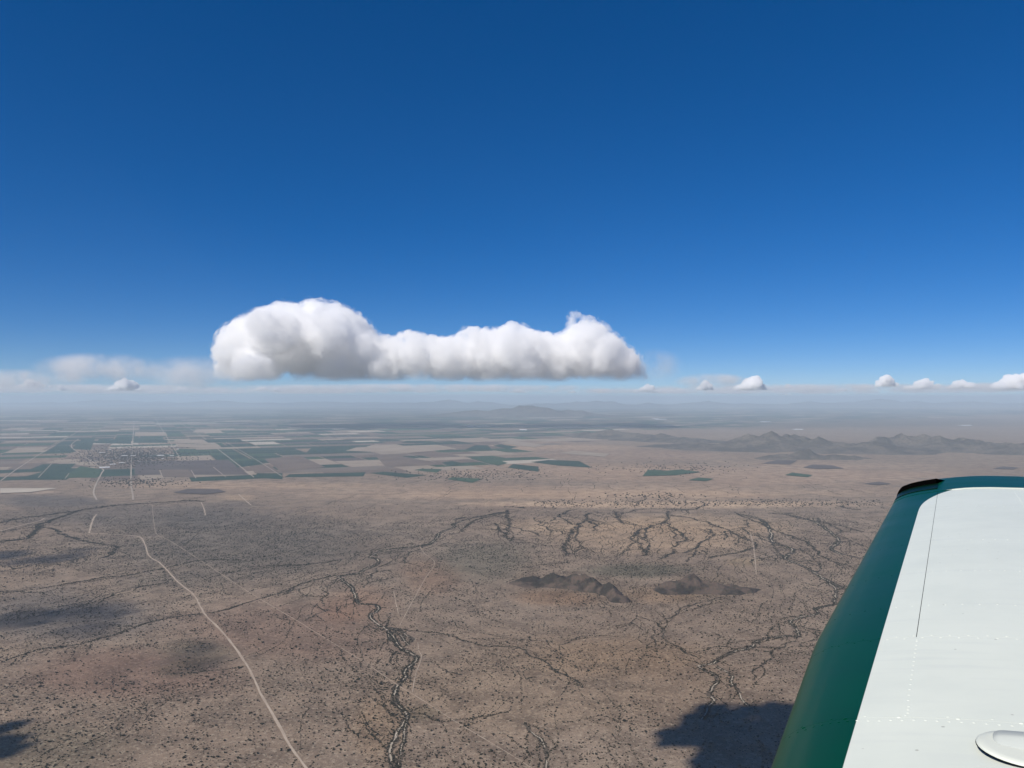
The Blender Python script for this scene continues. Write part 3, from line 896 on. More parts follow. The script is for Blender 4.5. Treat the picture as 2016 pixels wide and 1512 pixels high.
def bush_mesh(name, seed, lobes, flat):
    rs = random.Random(seed)
    bm = bmesh.new()
    for k in range(lobes):
        a_, d = rs.uniform(0, 6.28), rs.uniform(0.15, 0.62) * (k > 0)
        r_ = rs.uniform(0.34, 0.6) * (1.15 if k == 0 else 1)
        res = bmesh.ops.create_icosphere(bm, subdivisions=1, radius=r_)
        for v in res['verts']:
            v.co *= rs.uniform(0.72, 1.25)
            v.co.z *= flat
            v.co += Vector((math.cos(a_) * d, math.sin(a_) * d, 0.42 * flat + rs.uniform(-0.05, 0.3) * flat + 0.1))
    for k in range(3):      # stems
        a_ = rs.uniform(0, 6.28)
        b0 = [bm.verts.new((0.05 * math.cos(q), 0.05 * math.sin(q), -0.1)) for q in (0, 2.1, 4.2)]
        tip = bm.verts.new((0.3 * math.cos(a_), 0.3 * math.sin(a_), 0.5 * flat))
        for q in range(3):
            f = bm.faces.new((b0[q], b0[(q + 1) % 3], tip))
            f.material_index = 1
    me = bpy.data.meshes.new(name)
    bm.to_mesh(me)
    bm.free()
    me.materials.append(M_leaf)
    me.materials.append(M_bark)
    return me


BUSH = [bush_mesh('desert_bush', 3 + k, 4 + k % 3, 0.62 + 0.1 * (k % 3)) for k in range(5)]

# the largest-looking bushes stand as objects of their own, the rest is one mass
pxx, pyy = ground_px(PL[:, 0], PL[:, 1])
vis = (pxx > 0) & (pyy < 1512) & (pxx < np.interp(pyy, [960, 1270, 1512], [1770, 1590, 1515]))
size_px = PL[:, 2] / np.hypot(PL[:, 1], H) * vis
top = np.argsort(-size_px)[:300]
for k in top:
    o = link(bpy.data.objects.new('desert_bush', BUSH[k % 5]))
    o.location = (PL[k, 0], PL[k, 1], 0)
    o.rotation_euler = (0, 0, PL[k, 3] * 6.28)
    o.scale = (PL[k, 2], PL[k, 2], PL[k, 2])
    tag(o, 'round dark olive desert bush on the near tan ground', 'bush', 'nearest desert bushes')
rest = np.setdiff1d(np.arange(len(PL)), top)
RP = PL[rest]
print('PLANTS', len(PL), 'fields', len(grid_items))

me = bpy.data.meshes.new('desert_scrub')
me.vertices.add(len(RP))
me.vertices.foreach_set('co', np.stack([RP[:, 0], RP[:, 1], np.zeros(len(RP))], 1).ravel())
for nm, arr in (('size', RP[:, 2]), ('turn', RP[:, 3] * 6.28)):
    at_ = me.attributes.new(nm, 'FLOAT', 'POINT')
    at_.data.foreach_set('value', arr.astype(np.float32))
at_ = me.attributes.new('pick', 'INT', 'POINT')
at_.data.foreach_set('value', rng.integers(0, 5, len(RP)).astype(np.int32))
scrub = link(bpy.data.objects.new('desert_scrub', me))
tag(scrub, 'mass of dark scrub and small trees spread over the desert', kind='stuff')
ng = bpy.data.node_groups.new('scatter_scrub', 'GeometryNodeTree')
ng.interface.new_socket('Geometry', in_out='INPUT', socket_type='NodeSocketGeometry')
ng.interface.new_socket('Geometry', in_out='OUTPUT', socket_type='NodeSocketGeometry')
gi, go = ng.nodes.new('NodeGroupInput'), ng.nodes.new('NodeGroupOutput')
# shapes enter as real geometry made once inside the tree from the shared meshes
join = ng.nodes.new('GeometryNodeGeometryToInstance')
holders = []
for m_ in reversed(BUSH):
    oi_ = ng.nodes.new('GeometryNodeObjectInfo')
    holders.append((oi_, m_))
iop = ng.nodes.new('GeometryNodeInstanceOnPoints')
iop.inputs['Pick Instance'].default_value = True
for nm, typ, sock in (('size', 'FLOAT', 'Scale'), ('pick', 'INT', 'Instance Index')):
    na_ = ng.nodes.new('GeometryNodeInputNamedAttribute')
    na_.data_type = typ
    na_.inputs['Name'].default_value = nm
    ng.links.new(next(s_ for s_ in na_.outputs if s_.enabled and s_.name == 'Attribute'), iop.inputs[sock])
na_ = ng.nodes.new('GeometryNodeInputNamedAttribute')
na_.data_type = 'FLOAT'
na_.inputs['Name'].default_value = 'turn'
cx_ = ng.nodes.new('ShaderNodeCombineXYZ')
ng.links.new(next(s_ for s_ in na_.outputs if s_.enabled and s_.name == 'Attribute'), cx_.inputs['Z'])
ng.links.new(cx_.outputs[0], iop.inputs['Rotation'])
first = {}
for o in COL.objects:
    if o.name.startswith('desert_bush') and o.data in BUSH and o.data not in first:
        first[o.data] = o
for oi_, m_ in holders:
    oi_.inputs['Object'].default_value = first[m_]
    oi_.transform_space = 'ORIGINAL'
    ng.links.new(oi_.outputs['Geometry'], join.inputs[0])
ng.links.new(gi.outputs[0], iop.inputs['Points'])
ng.links.new(join.outputs[0], iop.inputs['Instance'])
ng.links.new(iop.outputs[0], go.inputs[0])
md = scrub.modifiers.new('scatter', 'NODES')
md.node_group = ng

# ================================================================== TOWN
M_wallp = ground_like('house_wall', (0.26, 0.24, 0.21), (0.38, 0.35, 0.32), 0.05, 0.5)
M_roofg = ground_like('house_roof', (0.16, 0.145, 0.135), (0.30, 0.28, 0.26), 0.05, 0.5)
M_roofw = ground_like('white_roof', (0.78, 0.78, 0.78), (0.85, 0.85, 0.85), 0.05, 0.5)


def house_mesh(name, w, d, h, rh, mr):
    V = [(-w, -d, 0), (w, -d, 0), (w, d, 0), (-w, d, 0), (-w, -d, h), (w, -d, h), (w, d, h), (-w, d, h),
         (-w, 0, h + rh), (w, 0, h + rh)]
    E = 0.6
    V += [(-w - E, -d - E, h + 0.05), (w + E, -d - E, h + 0.05), (w + E, d + E, h + 0.05), (-w - E, d + E, h + 0.05),
          (-w - E, 0, h + rh + 0.2), (w + E, 0, h + rh + 0.2)]
    Fc = [(0, 1, 5, 4), (1, 2, 6, 5), (2, 3, 7, 6), (3, 0, 4, 7), (4, 5, 9, 8)[:0] or (5, 6, 9), (7, 4, 8),
          (10, 11, 15, 14), (12, 13, 14, 15)]
    me = bpy.data.meshes.new(name)
    me.from_pydata(V, [], Fc)
    me.materials.append(M_wallp)
    me.materials.append(mr)
    me.polygons[6].material_index = 1
    me.polygons[7].material_index = 1
    return me


HOUSES = [house_mesh('house', 8, 5.5, 3.2, 1.8, M_roofg), house_mesh('house', 10, 6, 3.4, 2.0, M_roofw), house_mesh('house', 7, 6, 3.2, 1.6, M_roofg)]
SHED = house_mesh('shed', 30, 12, 7, 2.5, M_roofw)
rt = random.Random(9)
for k in range(190):
    q = at(rt.gauss(262, 46) if k < 120 else rt.uniform(172, 352), rt.uniform(882, 911))
    e, n = np.dot(q, ge), np.dot(q, gn)
    e, n = round(e / 34) * 34 + rt.uniform(-3, 3), round(n / 55) * 55 + rt.uniform(-5, 5)
    q = ge * e + gn * n
    o = link(bpy.data.objects.new('house', rt.choices(HOUSES, [5, 1, 5])[0]))
    o.location = (q[0], q[1], 0)
    o.rotation_euler = (0, 0, -NORTH + rt.choice((0, math.pi / 2)))
    tag(o, 'tiny pale house in the hazy desert town', 'house', 'houses of the hazy town')
sheds = [((206, 922), 1.3, 'long white shed beside the bending road below the town'), ((245, 898), 0.9, 'white roofed shed at the right foot of the town grid'),
         ((262, 898), 0.8, 'white roofed shed on the main road through the town'), ((316, 898), 1.1, 'long white shed at the right end of the town'),
         ((338, 898), 0.7, 'small white shed farthest right in the town'), ((240, 912), 0.8, 'low white shed just below the town'),
         ((222, 915), 0.8, 'low white shed below the town near the bend'), ((200, 892), 0.9, 'white shed on the left edge of the town')]
for (q, s, lab) in sheds:
    q = at(*q)
    o = link(bpy.data.objects.new('shed', SHED))
    o.location = (q[0], q[1], 0)
    o.scale = (s, s, s)
    o.rotation_euler = (0, 0, -NORTH)
    tag(o, lab, 'shed', 'white sheds about the town')
# long greenhouses and packing halls on the far plain
for (q, s, lab) in (((1300, 826), 9, 'long white hall far off on the plain left of centre of the haze'), ((1505, 831), 7, 'bright white hall beyond the twin peaks'),
                    ((1290, 825), 5, 'white hall beside the longest far hall'), ((1570, 846), 5, 'white hall glimpsed behind the twin peaked mountain'),
                    ((1900, 838), 6, 'white hall far off to the right behind the ridge'), ((925, 840), 4, 'small white hall at the centre of the far plain'),
                    ((1030, 847), 4, 'white hall right of the small central hall')):
    q = at(*q)
    o = link(bpy.data.objects.new('hall', SHED))
    o.location = (q[0], q[1], 0)
    o.scale = (s * 0.55, s * 1.6, 1.5)
    tag(o, lab, 'hall', 'white halls on the far plain')
# trees of the town and along the river
TT = []
for k in range(3600):
    q = at(rt.gauss(262, 52), rt.gauss(897, 9.5))
    TT.append((q[0], q[1], rt.uniform(3, 6.5)))
for k in range(330):
    q = at(rt.gauss(270, 45), rt.gauss(950, 5))
    TT.append((q[0], q[1], rt.uniform(3, 6)))
for k in range(1000):
    q = at(rt.uniform(1050, 1740), rt.gauss(991, 4))
    TT.append((q[0], q[1], rt.uniform(1.5, 4.5)))
for k in range(260):
    q = at(rt.gauss(1330, 75), rt.gauss(922, 6))
    TT.append((q[0], q[1], rt.uniform(3, 6)))
for k in range(330):
    q = at(rt.gauss(940, 80), rt.gauss(934, 6))
    TT.append((q[0], q[1], rt.uniform(3, 6)))
for k in range(90):
    q = at(rt.gauss(1285, 50), rt.gauss(977, 4))
    TT.append((q[0], q[1], rt.uniform(3, 6)))
tv, tf = [], []
src = BUSH[0]
sv = np.array([v.co[:] for v in src.vertices])
sf = [tuple(p_.vertices) for p_ in src.polygons if p_.material_index == 0]
for x, y, s in TT:
    n0 = len(tv)
    tv.extend((sv * [s, s, s * 1.3] + [x, y, 0]).tolist())
    tf.extend([tuple(i_ + n0 for i_ in f) for f in sf])
o = mesh_obj('valley_trees', tv, tf, M_leaf)
tag(o, 'dark trees scattered through the town and along the river flat', kind='stuff')

# ================================================================== CLOUDS
def cloud_mat(name, dens, color=(1, 0.997, 0.990, 1), aniso=0.0, grain=None, base=None):
    t = NT(name)
    v = t.new('ShaderNodeVolumeScatter', {'Color': color, 'Density': dens, 'Anisotropy': aniso})
    if grain:       # uneven vapour: thicker and thinner knots
        p = pos_socket(t)
        n = t.noise(p, 1.0 / grain, 4, 0.6)
        sep = t.new('ShaderNodeSeparateXYZ', {'Vector': p})
        foot = t.ramp(sep.outputs['Z'], base - 70, base + 330) if base else 1.0
        t.l.new(t.math('MULTIPLY', t.math('MULTIPLY', t.ramp(n, 0.34, 0.62), dens), foot), v.inputs['Density'])
    t.l.new(v.outputs[0], t.out.inputs['Volume'])
    return t.m


def remesh(balls, voxel):
    bm = bmesh.new()
    for x, y, z, r_, fl in balls:
        res = bmesh.ops.create_icosphere(bm, subdivisions=3 if r_ > voxel * 4 else 2, radius=1)
        for v in res['verts']:
            v.co = Vector((x + v.co.x * r_, y + v.co.y * r_, z + v.co.z * r_ * fl))
    me = bpy.data.meshes.new('tmp')
    bm.to_mesh(me)
    bm.free()
    o = bpy.data.objects.new('tmp', me)
    COL.objects.link(o)
    m_ = o.modifiers.new('r', 'REMESH')
    m_.mode = 'VOXEL'
    m_.voxel_size = voxel
    dg = bpy.context.evaluated_depsgraph_get()
    ev = o.evaluated_get(dg).to_mesh()
    co = np.empty(len(ev.vertices) * 3)
    ev.vertices.foreach_get('co', co)
    no = np.empty(len(ev.vertices) * 3)
    ev.vertices.foreach_get('normal', no)
    polys = [tuple(p_.vertices) for p_ in ev.polygons]
    co, no = co.reshape(-1, 3), no.reshape(-1, 3)
    bpy.data.objects.remove(o)
    bpy.data.meshes.remove(me)
    return co, no, polys


def cloud(name, balls, voxel, base, mat, label, amp, scale, seed, group=None):
    co, no, polys = remesh(balls, voxel)
    d = fbm(co[:, 0] / scale, co[:, 1] / scale, co[:, 2] / scale, oct=4, seed=seed, mode='billow', gain=0.55)
    d += 0.5 * fbm(co[:, 0] / scale * 0.4, co[:, 1] / scale * 0.4, co[:, 2] / scale * 0.4, oct=2, seed=seed + 7)
    co = co + no * (d * amp)[:, None]
    lo = base + 0.25 * amp * fbm(co[:, 0] / scale / 2, co[:, 1] / scale / 2, oct=3, seed=seed + 2)
    low = co[:, 2] < lo
    co[low, 2] = lo[low] - 0.15 * (lo[low] - co[low, 2])
    o = mesh_obj(name, co, polys, mat, smooth=True)
    return tag(o, label, 'cloud', group)


M_cloud = cloud_mat('cumulus', 0.0090, grain=270.0, base=at_dist(800, 748, 15000.0)[2])
M_thin = cloud_mat('thin_cumulus', 0.008)
M_haze_cloud = cloud_mat('thin_scud', 0.0065)
M_dense = cloud_mat('dense_cumulus', 0.3)
M_soft = cloud_mat('soft_cumulus', 0.014)
rc = random.Random(5)
TOP = [(432, 705), (440, 665), (455, 640), (500, 614), (540, 598), (590, 588), (640, 590), (690, 608), (720, 628), (745, 655), (775, 664),
       (800, 653), (830, 653), (860, 663), (905, 657), (915, 646), (935, 638), (960, 645), (985, 645), (1000, 635), (1040, 643), (1060, 652),
       (1100, 656), (1118, 645), (1124, 608), (1150, 612), (1180, 632), (1205, 655), (1228, 672), (1250, 690), (1263, 712), (1270, 738)]
D0 = 15000.0
tx = [at_dist(q[0], q[1], D0) for q in TOP]
TX, TZ = np.array([q[0] for q in tx]), np.array([q[2] for q in tx])
base0 = at_dist(800, 748, D0)[2]
balls = []
for k in range(330):
    x = rc.uniform(TX[0] + 120, TX[-1] - 120)
    top_ = float(np.interp(x, TX, TZ))
    hh = top_ - base0
    r_ = max(90, min(rc.uniform(0.16, 0.42) * hh, 420))
    # tangent below the outline
    lim_ = min(float(np.interp(x + s_ * r_, TX, TZ)) + (1 - math.sqrt(max(0, 1 - s_ * s_))) * r_ for s_ in (-0.8, -0.5, 0, 0.5, 0.8))
    zc = lim_ - r_ if k % 3 else rc.uniform(base0 + r_ * 0.5, max(base0 + r_ * 0.6, lim_ - r_))
    zc = max(zc, base0 + 0.3 * r_)
    x = min(max(x, TX[0] + 0.95 * r_), TX[-1] - 0.95 * r_)
    yd = rc.gauss(0, 1) * 0.36 * hh
    balls.append((x, D0 + yd, zc - abs(yd) * 0.25, r_, 1.0))
for q, r_ in (((1127, 640), 120), ((1128, 627), 95), ((1126, 616), 78), ((1138, 620), 80), ((1150, 630), 110)):     # torn peak
    c = at_dist(q[0], q[1], D0)
    balls.append((c[0], c[1], c[2], r_, 1.0))
main_cloud = cloud('cloud', balls, 24.0, base0 - 50, M_cloud, 'big long white cumulus cloud with a tall domed left end', 75, 170, 5)
# torn outer vapour round the body of the cloud
tn = NT('cloud_fringe')
tp = pos_socket(tn)
tw = tn.noise(tp, 1 / 300.0, 6, 0.65)
tz = tn.ramp(tn.new('ShaderNodeSeparateXYZ', {'Vector': tp}).outputs['Z'], base0 - 60, base0 + 250)
tv_ = tn.new('ShaderNodeVolumeScatter', {'Density': tn.math('MULTIPLY', tn.math('MULTIPLY', tn.ramp(tw, 0.5, 0.66), 0.0075), tz)})
tn.l.new(tv_.outputs[0], tn.out.inputs['Volume'])
fr = cloud('wispy_fringe', [(x, y, z + 10, r_ + 45, f_) for x, y, z, r_, f_ in balls], 45.0, base0 - 60, tn.m, None, 60, 200, 15)
for key in ('category', 'label'):
    if key in fr:
        del fr[key]
fr.parent = main_cloud


def small_cloud(pxx, pyy, w, h, dist, mat, label, seed, group=None, amp=0.16, vox=13, flat=1.0, n=26):
    """pxx, pyy: middle of the base; w, h: size in photograph pixels"""
    c = at_dist(pxx, pyy, dist)
    W_, Hh = w / F * dist, h / F * dist
    rs = random.Random(seed)
    bl = []
    for k in range(n):
        u = rs.uniform(-1, 1)
        prof = (1 - abs(u) ** 1.8) * (0.55 + 0.45 * math.cos(u * 2.2 + rs.uniform(-0.4, 0.4)))
        r_ = max(0.16 * Hh, rs.uniform(0.25, 0.5) * Hh * prof)
        zc = max(0.25 * r_, Hh * prof - r_) * rs.uniform(0.6, 1)
        bl.append((c[0] + u * W_ * 0.5 * 0.92, c[1] + rs.gauss(0, 0.16) * W_, c[2] + zc, r_, flat))
    # sheets of balls along the base keep it flat and whole
    for k in range(max(6, int(w / h * 4))):
        u = rs.uniform(-1, 1)
        bl.append((c[0] + u * W_ * 0.46, c[1] + rs.gauss(0, 0.13) * W_, c[2] + 0.1 * Hh, 0.2 * Hh, 1))
    return cloud('cloud', bl, max(W_, Hh) / vox / 4, c[2], mat, label, Hh * amp, Hh * 0.55, seed, group)


small_cloud(245, 769, 84, 27, 26000, M_soft, 'small bright white cumulus low over the left horizon, below the grey veil', 3)
small_cloud(1482, 767, 72, 30, 30000, M_soft, 'small bright cumulus with a rounded top, right of the big cloud', 14)
small_cloud(1272, 772, 54, 17, 27000, M_soft, 'flat little white cloud just below the right end of the big cloud', 15)
small_cloud(1390, 768, 40, 21, 28000, M_soft, 'small white puff left of the bright rounded cumulus', 16)
small_cloud(1746, 761, 38, 24, 32000, M_soft, 'pointed white puff leftmost of the row above the wing', 17)
small_cloud(1818, 766, 66, 22, 32000, M_soft, 'flat topped white cloud in the middle of the row above the wing', 18)
small_cloud(1895, 765, 56, 19, 29000, M_soft, 'low dull white cloud right of the flat topped one', 19)
small_cloud(2005, 766, 100, 36, 28000, M_soft, 'large white cumulus cut by the right edge of the picture', 20)
small_cloud(1552, 764, 20, 10, 36000, M_soft, 'tiny white puff right of the bright rounded cumulus', 21)
small_cloud(1020, 773, 36, 9, 36000, M_soft, 'tiny flat white cloud under the middle of the big cloud', 22)
for k, (x, y, w, h) in enumerate(((12, 768, 40, 12), (120, 769, 90, 12), (170, 768, 40, 9), (356, 769, 34, 9), (420, 770, 30, 7), (470, 770, 30, 8),
                                  (515, 769, 40, 11), (545, 771, 24, 9), (592, 772, 36, 8), (680, 773, 18, 6), (722, 773, 40, 8), (825, 773, 24, 6),
                                  (895, 772, 30, 6), (1130, 774, 30, 6), (1440, 774, 40, 6), (1660, 770, 40, 8), (1545, 778, 30, 6), (60, 762, 60, 16))):
    small_cloud(x, y, w, h, 29000 + 900 * (k % 5), M_soft, 'faint small white cloud in the row along the horizon', 40 + k, 'faint clouds along the horizon', n=14)


def veil(pxx, pyy, w, h, dist, depth, dens, label, color=(1, 1, 1, 1), grain=900.0):
    """thin cloud without an edge: an ellipsoid of vapour that thins out towards its surface"""
    t = NT('cloud_veil')
    tc = t.new('ShaderNodeTexCoord')
    ln = t.new('ShaderNodeVectorMath', {0: tc.outputs['Object']}, operation='LENGTH')
    n = t.noise(pos_socket(t), 1.0 / grain, 5, 0.6)
    f = t.math('MULTIPLY', t.math('SUBTRACT', 1.0, t.ramp(ln.outputs['Value'], 0.35, 1.0)), t.ramp(n, 0.42, 0.64))
    v = t.new('ShaderNodeVolumeScatter', {'Color': color, 'Density': t.math('MULTIPLY', f, dens)})
    t.l.new(v.outputs[0], t.out.inputs['Volume'])
    bm = bmesh.new()
    bmesh.ops.create_icosphere(bm, subdivisions=4, radius=1.0)
    me = bpy.data.meshes.new('cloud')
    bm.to_mesh(me)
    bm.free()
    me.materials.append(t.m)
    o = link(bpy.data.objects.new('cloud', me))
    c = at_dist(pxx, pyy, dist)
    o.location = tuple(c)
    o.scale = (w / F * dist / 2, depth / 2, h / F * dist / 2)
    return tag(o, label, 'cloud')


veil(200, 728, 290, 76, 19000, 2500, 0.0026, 'faint grey white veil of cloud over the left horizon', grain=700)
veil(30, 748, 300, 50, 22000, 3000, 0.0018, 'thin hazy cloud sheet at the far left', grain=700)
veil(385, 738, 240, 88, 17000, 2000, 0.0018, 'thin veil joining the big cloud on its left', grain=700)
veil(1290, 722, 130, 80, 15500, 1500, 0.0012, 'thin grey wisp trailing off the right end of the big cloud', (0.8, 0.8, 0.84, 1), 420)
veil(1400, 750, 170, 34, 22000, 3000, 0.0024, 'thin grey cloud bank behind the bright rounded cumulus', (0.78, 0.78, 0.83, 1), 700)  # right-hand banks: shade from clouds above is put into the grey colour
veil(1650, 764, 900, 20, 34000, 5000, 0.0026, 'long dull cloud bank under the row above the wing', (0.80, 0.81, 0.87, 1), 1200)
veil(2000, 762, 460, 23, 30000, 5000, 0.0028, 'dull cloud bank beneath the large right hand cumulus', (0.80, 0.81, 0.87, 1), 1200)
veil(800, 764, 1000, 20, 36000, 5000, 0.0024, 'dim cloud bank low behind the big white cloud', (0.86, 0.87, 0.9, 1), 1200)
veil(150, 764, 700, 20, 36000, 5000, 0.0024, 'dim cloud bank along the left horizon', (0.9, 0.91, 0.94, 1), 1200)

veil(1500, 770, 1300, 15, 62000, 6000, 0.0030, 'dim distant cloud bank low along the right horizon', (0.82, 0.83, 0.87, 1), 2200)
veil(400, 770, 1300, 15, 62000, 6000, 0.0030, 'dim distant cloud bank low along the horizon left of centre', (0.86, 0.87, 0.9, 1), 2200)

# clouds outside the picture whose shadows lie on the near ground
def shade_cloud(spots, z, mat, label, seed):
    rs = random.Random(seed)
    bl = []
    for pxx, pyy, r_ in spots:
        q = at(pxx, pyy)
        c = np.array([q[0], q[1], 0.0]) + np.array(sun_dir) * (z / sun_dir.z)
        for _ in range(7):
            bl.append((c[0] + rs.gauss(0, 0.42) * r_, c[1] + rs.gauss(0, 0.42) * r_, c[2] + rs.uniform(0, 0.8 * r_), r_ * rs.uniform(0.6, 1.0), 0.9))
    zb = min(q[2] - q[3] for q in bl)
    return cloud('cloud', bl, 7.0, zb + 12, mat, label, 38, 52, seed)


shade_cloud([(1315, 1443, 14), (1350, 1452, 24), (1390, 1450, 34), (1400, 1412, 26), (1440, 1430, 40), (1430, 1480, 40), (1490, 1425, 38),
             (1540, 1415, 36), (1500, 1480, 50), (1580, 1450, 60), (1450, 1530, 50), (1560, 1540, 60)], 1500, M_dense,
            'ragged cumulus high to the left, shading the ground beside the wing', 91)
shade_cloud([(0, 1438, 10), (28, 1456, 13), (-25, 1465, 26), (12, 1478, 9)], 1500, M_dense,
            'small cumulus high to the left, shading the lower left corner', 92)
shade_cloud([(0, 1095, 60), (60, 1103, 60), (110, 1100, 50), (-60, 1100, 90), (150, 1085, 30)], 1700, M_thin,
            'thin cumulus far to the left, shading the desert at the left edge', 93)
shade_cloud([(60, 1215, 60), (130, 1210, 70), (200, 1215, 50), (-30, 1230, 80), (160, 1240, 40)], 1700, M_haze_cloud,
            'thin flat cumulus to the left, softly shading the desert above the lower left corner', 94)
shade_cloud([(330, 1300, 26), (370, 1285, 34), (410, 1310, 20), (240, 1345, 24)], 1600, M_haze_cloud,
            'small thin cumulus to the left, softly shading the desert left of the winding road', 95)

# ================================================================== WING
U = np.array([0.497, 0.868, 0.0])          # out along the span
Vv = np.array([0.868, -0.497, 0.0])        # aft along the chord
CH, A0, H0 = 1.6, -0.30, 0.62
FOIL = [(0, 0), (.002, .0075), (.005, .0125), (.0075, .0155), (.0125, .020), (.025, .0285), (.05, .040), (.075, .048), (.1, .0545), (.15, .0655),
        (.2, .0735), (.25, .0795), (.3, .083), (.4, .086), (.5, .082), (.6, .07), (.7, .053), (.8, .034), (.9, .016), (1, .001)]
FX, FZ = np.array([f[0] for f in FOIL]) * CH, np.array([f[1] for f in FOIL]) * CH
S_TIP = 5.80


def le_shift(s):
    return np.interp(s, [-0.3, 1.29, 1.97, 2.05, 6], [0.15, 0.036, 0.002, 0.0, 0.0])


def tip_k(s):
    q = np.clip((np.asarray(s, float) - (S_TIP - 0.20)) / 0.20, 0, 1)
    return np.sqrt(np.maximum(0, 1 - q ** 2.2))


def wing_pt(s, c, lift=0.0, lower=False):
    s, c = np.asarray(s, float), np.asarray(c, float)
    z = np.interp(c, FX, FZ) * (0.55 if lower else 1.0)
    k = tip_k(s)
    z = -z * k if lower else z * k + lift
    # round the leading corner of the tip in plan
    sh = le_shift(s) * np.clip(1 - c / 0.15, 0, 1) + 0.22 * np.clip((s - 5.5) / 0.3, 0, 1) ** 3 * np.clip(1 - c / 0.6, 0, 1)
    a = A0 + c + sh
    return np.array([0, 0, H]) + s[..., None] * U + a[..., None] * Vv + (z - H0)[..., None] * np.array([0, 0, 1.0])


def paint_material():
    t = NT('wing_paint')
    at_c = t.new('ShaderNodeAttribute', attribute_name='chord')
    at_s = t.new('ShaderNodeAttribute', attribute_name='span')
    c, s = at_c.outputs['Fac'], at_s.outputs['Fac']
    q = t.math('MAXIMUM', t.math('DIVIDE', t.math('SUBTRACT', s, 4.0), 0.82), 0.0)
    edge = t.math('ADD', 0.159, t.math('MULTIPLY', t.math('POWER', q, 3.0), 0.12))
    d = t.math('MINIMUM', t.math('SUBTRACT', c, edge), t.math('SUBTRACT', 4.868, s))
    m = t.new('ShaderNodeMapRange', {'Value': d, 'From Min': -0.0006, 'From Max': 0.0006}).outputs['Result']
    p = pos_socket(t)
    grime = t.noise(p, 3.0, 5, 0.6)
    white = t.mix(t.ramp(grime, 0.35, 0.7), (0.70, 0.735, 0.645), (0.64, 0.68, 0.605))
    cmb = t.new('ShaderNodeCombineXYZ', {'X': t.math('MULTIPLY', c, 2.5), 'Y': t.math('MULTIPLY', s, 26.0)})
    streak = t.noise(cmb.outputs[0], 1.0, 4, 0.6)
    white = t.mix(t.math('MULTIPLY', t.ramp(streak, 0.5, 0.75), 0.45), white, (0.60, 0.635, 0.58))
    specks = t.new('ShaderNodeTexVoronoi', {'Vector': p, 'Scale': 14.0}, feature='F1')
    white = t.mix(t.math('MULTIPLY', t.math('SUBTRACT', 1.0, t.ramp(specks.outputs['Distance'], 0.02, 0.05)), 0.6), white, (0.25, 0.24, 0.2))
    green = t.mix(t.ramp(grime, 0.3, 0.7), (0.0006, 0.042, 0.019), (0.0008, 0.053, 0.025))
    col = t.mix(m, green, white)
    ro = t.math('ADD', 0.26, t.math('MULTIPLY', grime, 0.14))
    return t.surface(col, ro, spec=0.06)


M_paint = paint_material()


def flat_mat(name, col, rough=0.5, spec=0.4, **kw):
    t = NT(name)
    p = pos_socket(t)
    n = t.noise(p, 30.0, 3)
    c = t.mix(t.math('MULTIPLY', n, 0.35), col, tuple(v * 0.75 for v in col))
    return t.surface(c, rough, spec=spec, **kw)


M_black = flat_mat('black_plastic', (0.002, 0.002, 0.002), 1.0, 0.0)
M_gap = flat_mat('seam_dark', (0.004, 0.005, 0.005), 0.8, 0.1)
M_lens = flat_mat('green_lens', (0.001, 0.012, 0.003), 0.45, 0.1)
M_white = flat_mat('white_paint', (0.66, 0.69, 0.61), 0.5, 0.1)
M_grip = flat_mat('greyish_white_paint', (0.46, 0.49, 0.46), 0.55, 0.1)  # greyer than the cap, over the whole grip bar
M_greenp = flat_mat('green_paint', (0.0018, 0.05, 0.044), 0.25, 0.4)

wing = bpy.data.objects.new('airplane_wing', None)
link(wing)
wing.location = tuple(np.array([0, 0, H]) + 1.0 * U + 0.3 * Vv - 0.6 * np.array([0, 0, 1]))
tag(wing, 'white airplane wing with green leading edge and tip stretching out at lower right', 'wing')
bpy.context.view_layer.update()
WI = np.array(wing.location)


def wing_part(name, verts, faces, mat, smooth=True, attr=None, kind=None, parent=None, label=None):
    o = mesh_obj(name, np.asarray(verts) - WI, faces, mat, None, smooth)
    if parent is not None:
        o.parent = parent
        o.matrix_parent_inverse = Matrix.Identity(4)
    else:
        o.parent = wing
    if attr is not None:
        for nm, arr in attr.items():
            q = o.data.attributes.new(nm, 'FLOAT', 'POINT')
            q.data.foreach_set('value', np.asarray(arr, np.float32))
    tag(o, label, kind=kind)
    return o


def chord_steps(c0, c1):
    q = np.concatenate([np.array([0, .0015, .004, .008, .012, .017, .023, .03, .04, .05, .065, .08, .1, .12, .14]), np.arange(.16, 1.62, .02)])
    q = q[(q > c0 + 1e-4) & (q < c1 - 1e-4)]
    return np.concatenate([[c0], q, [c1]])


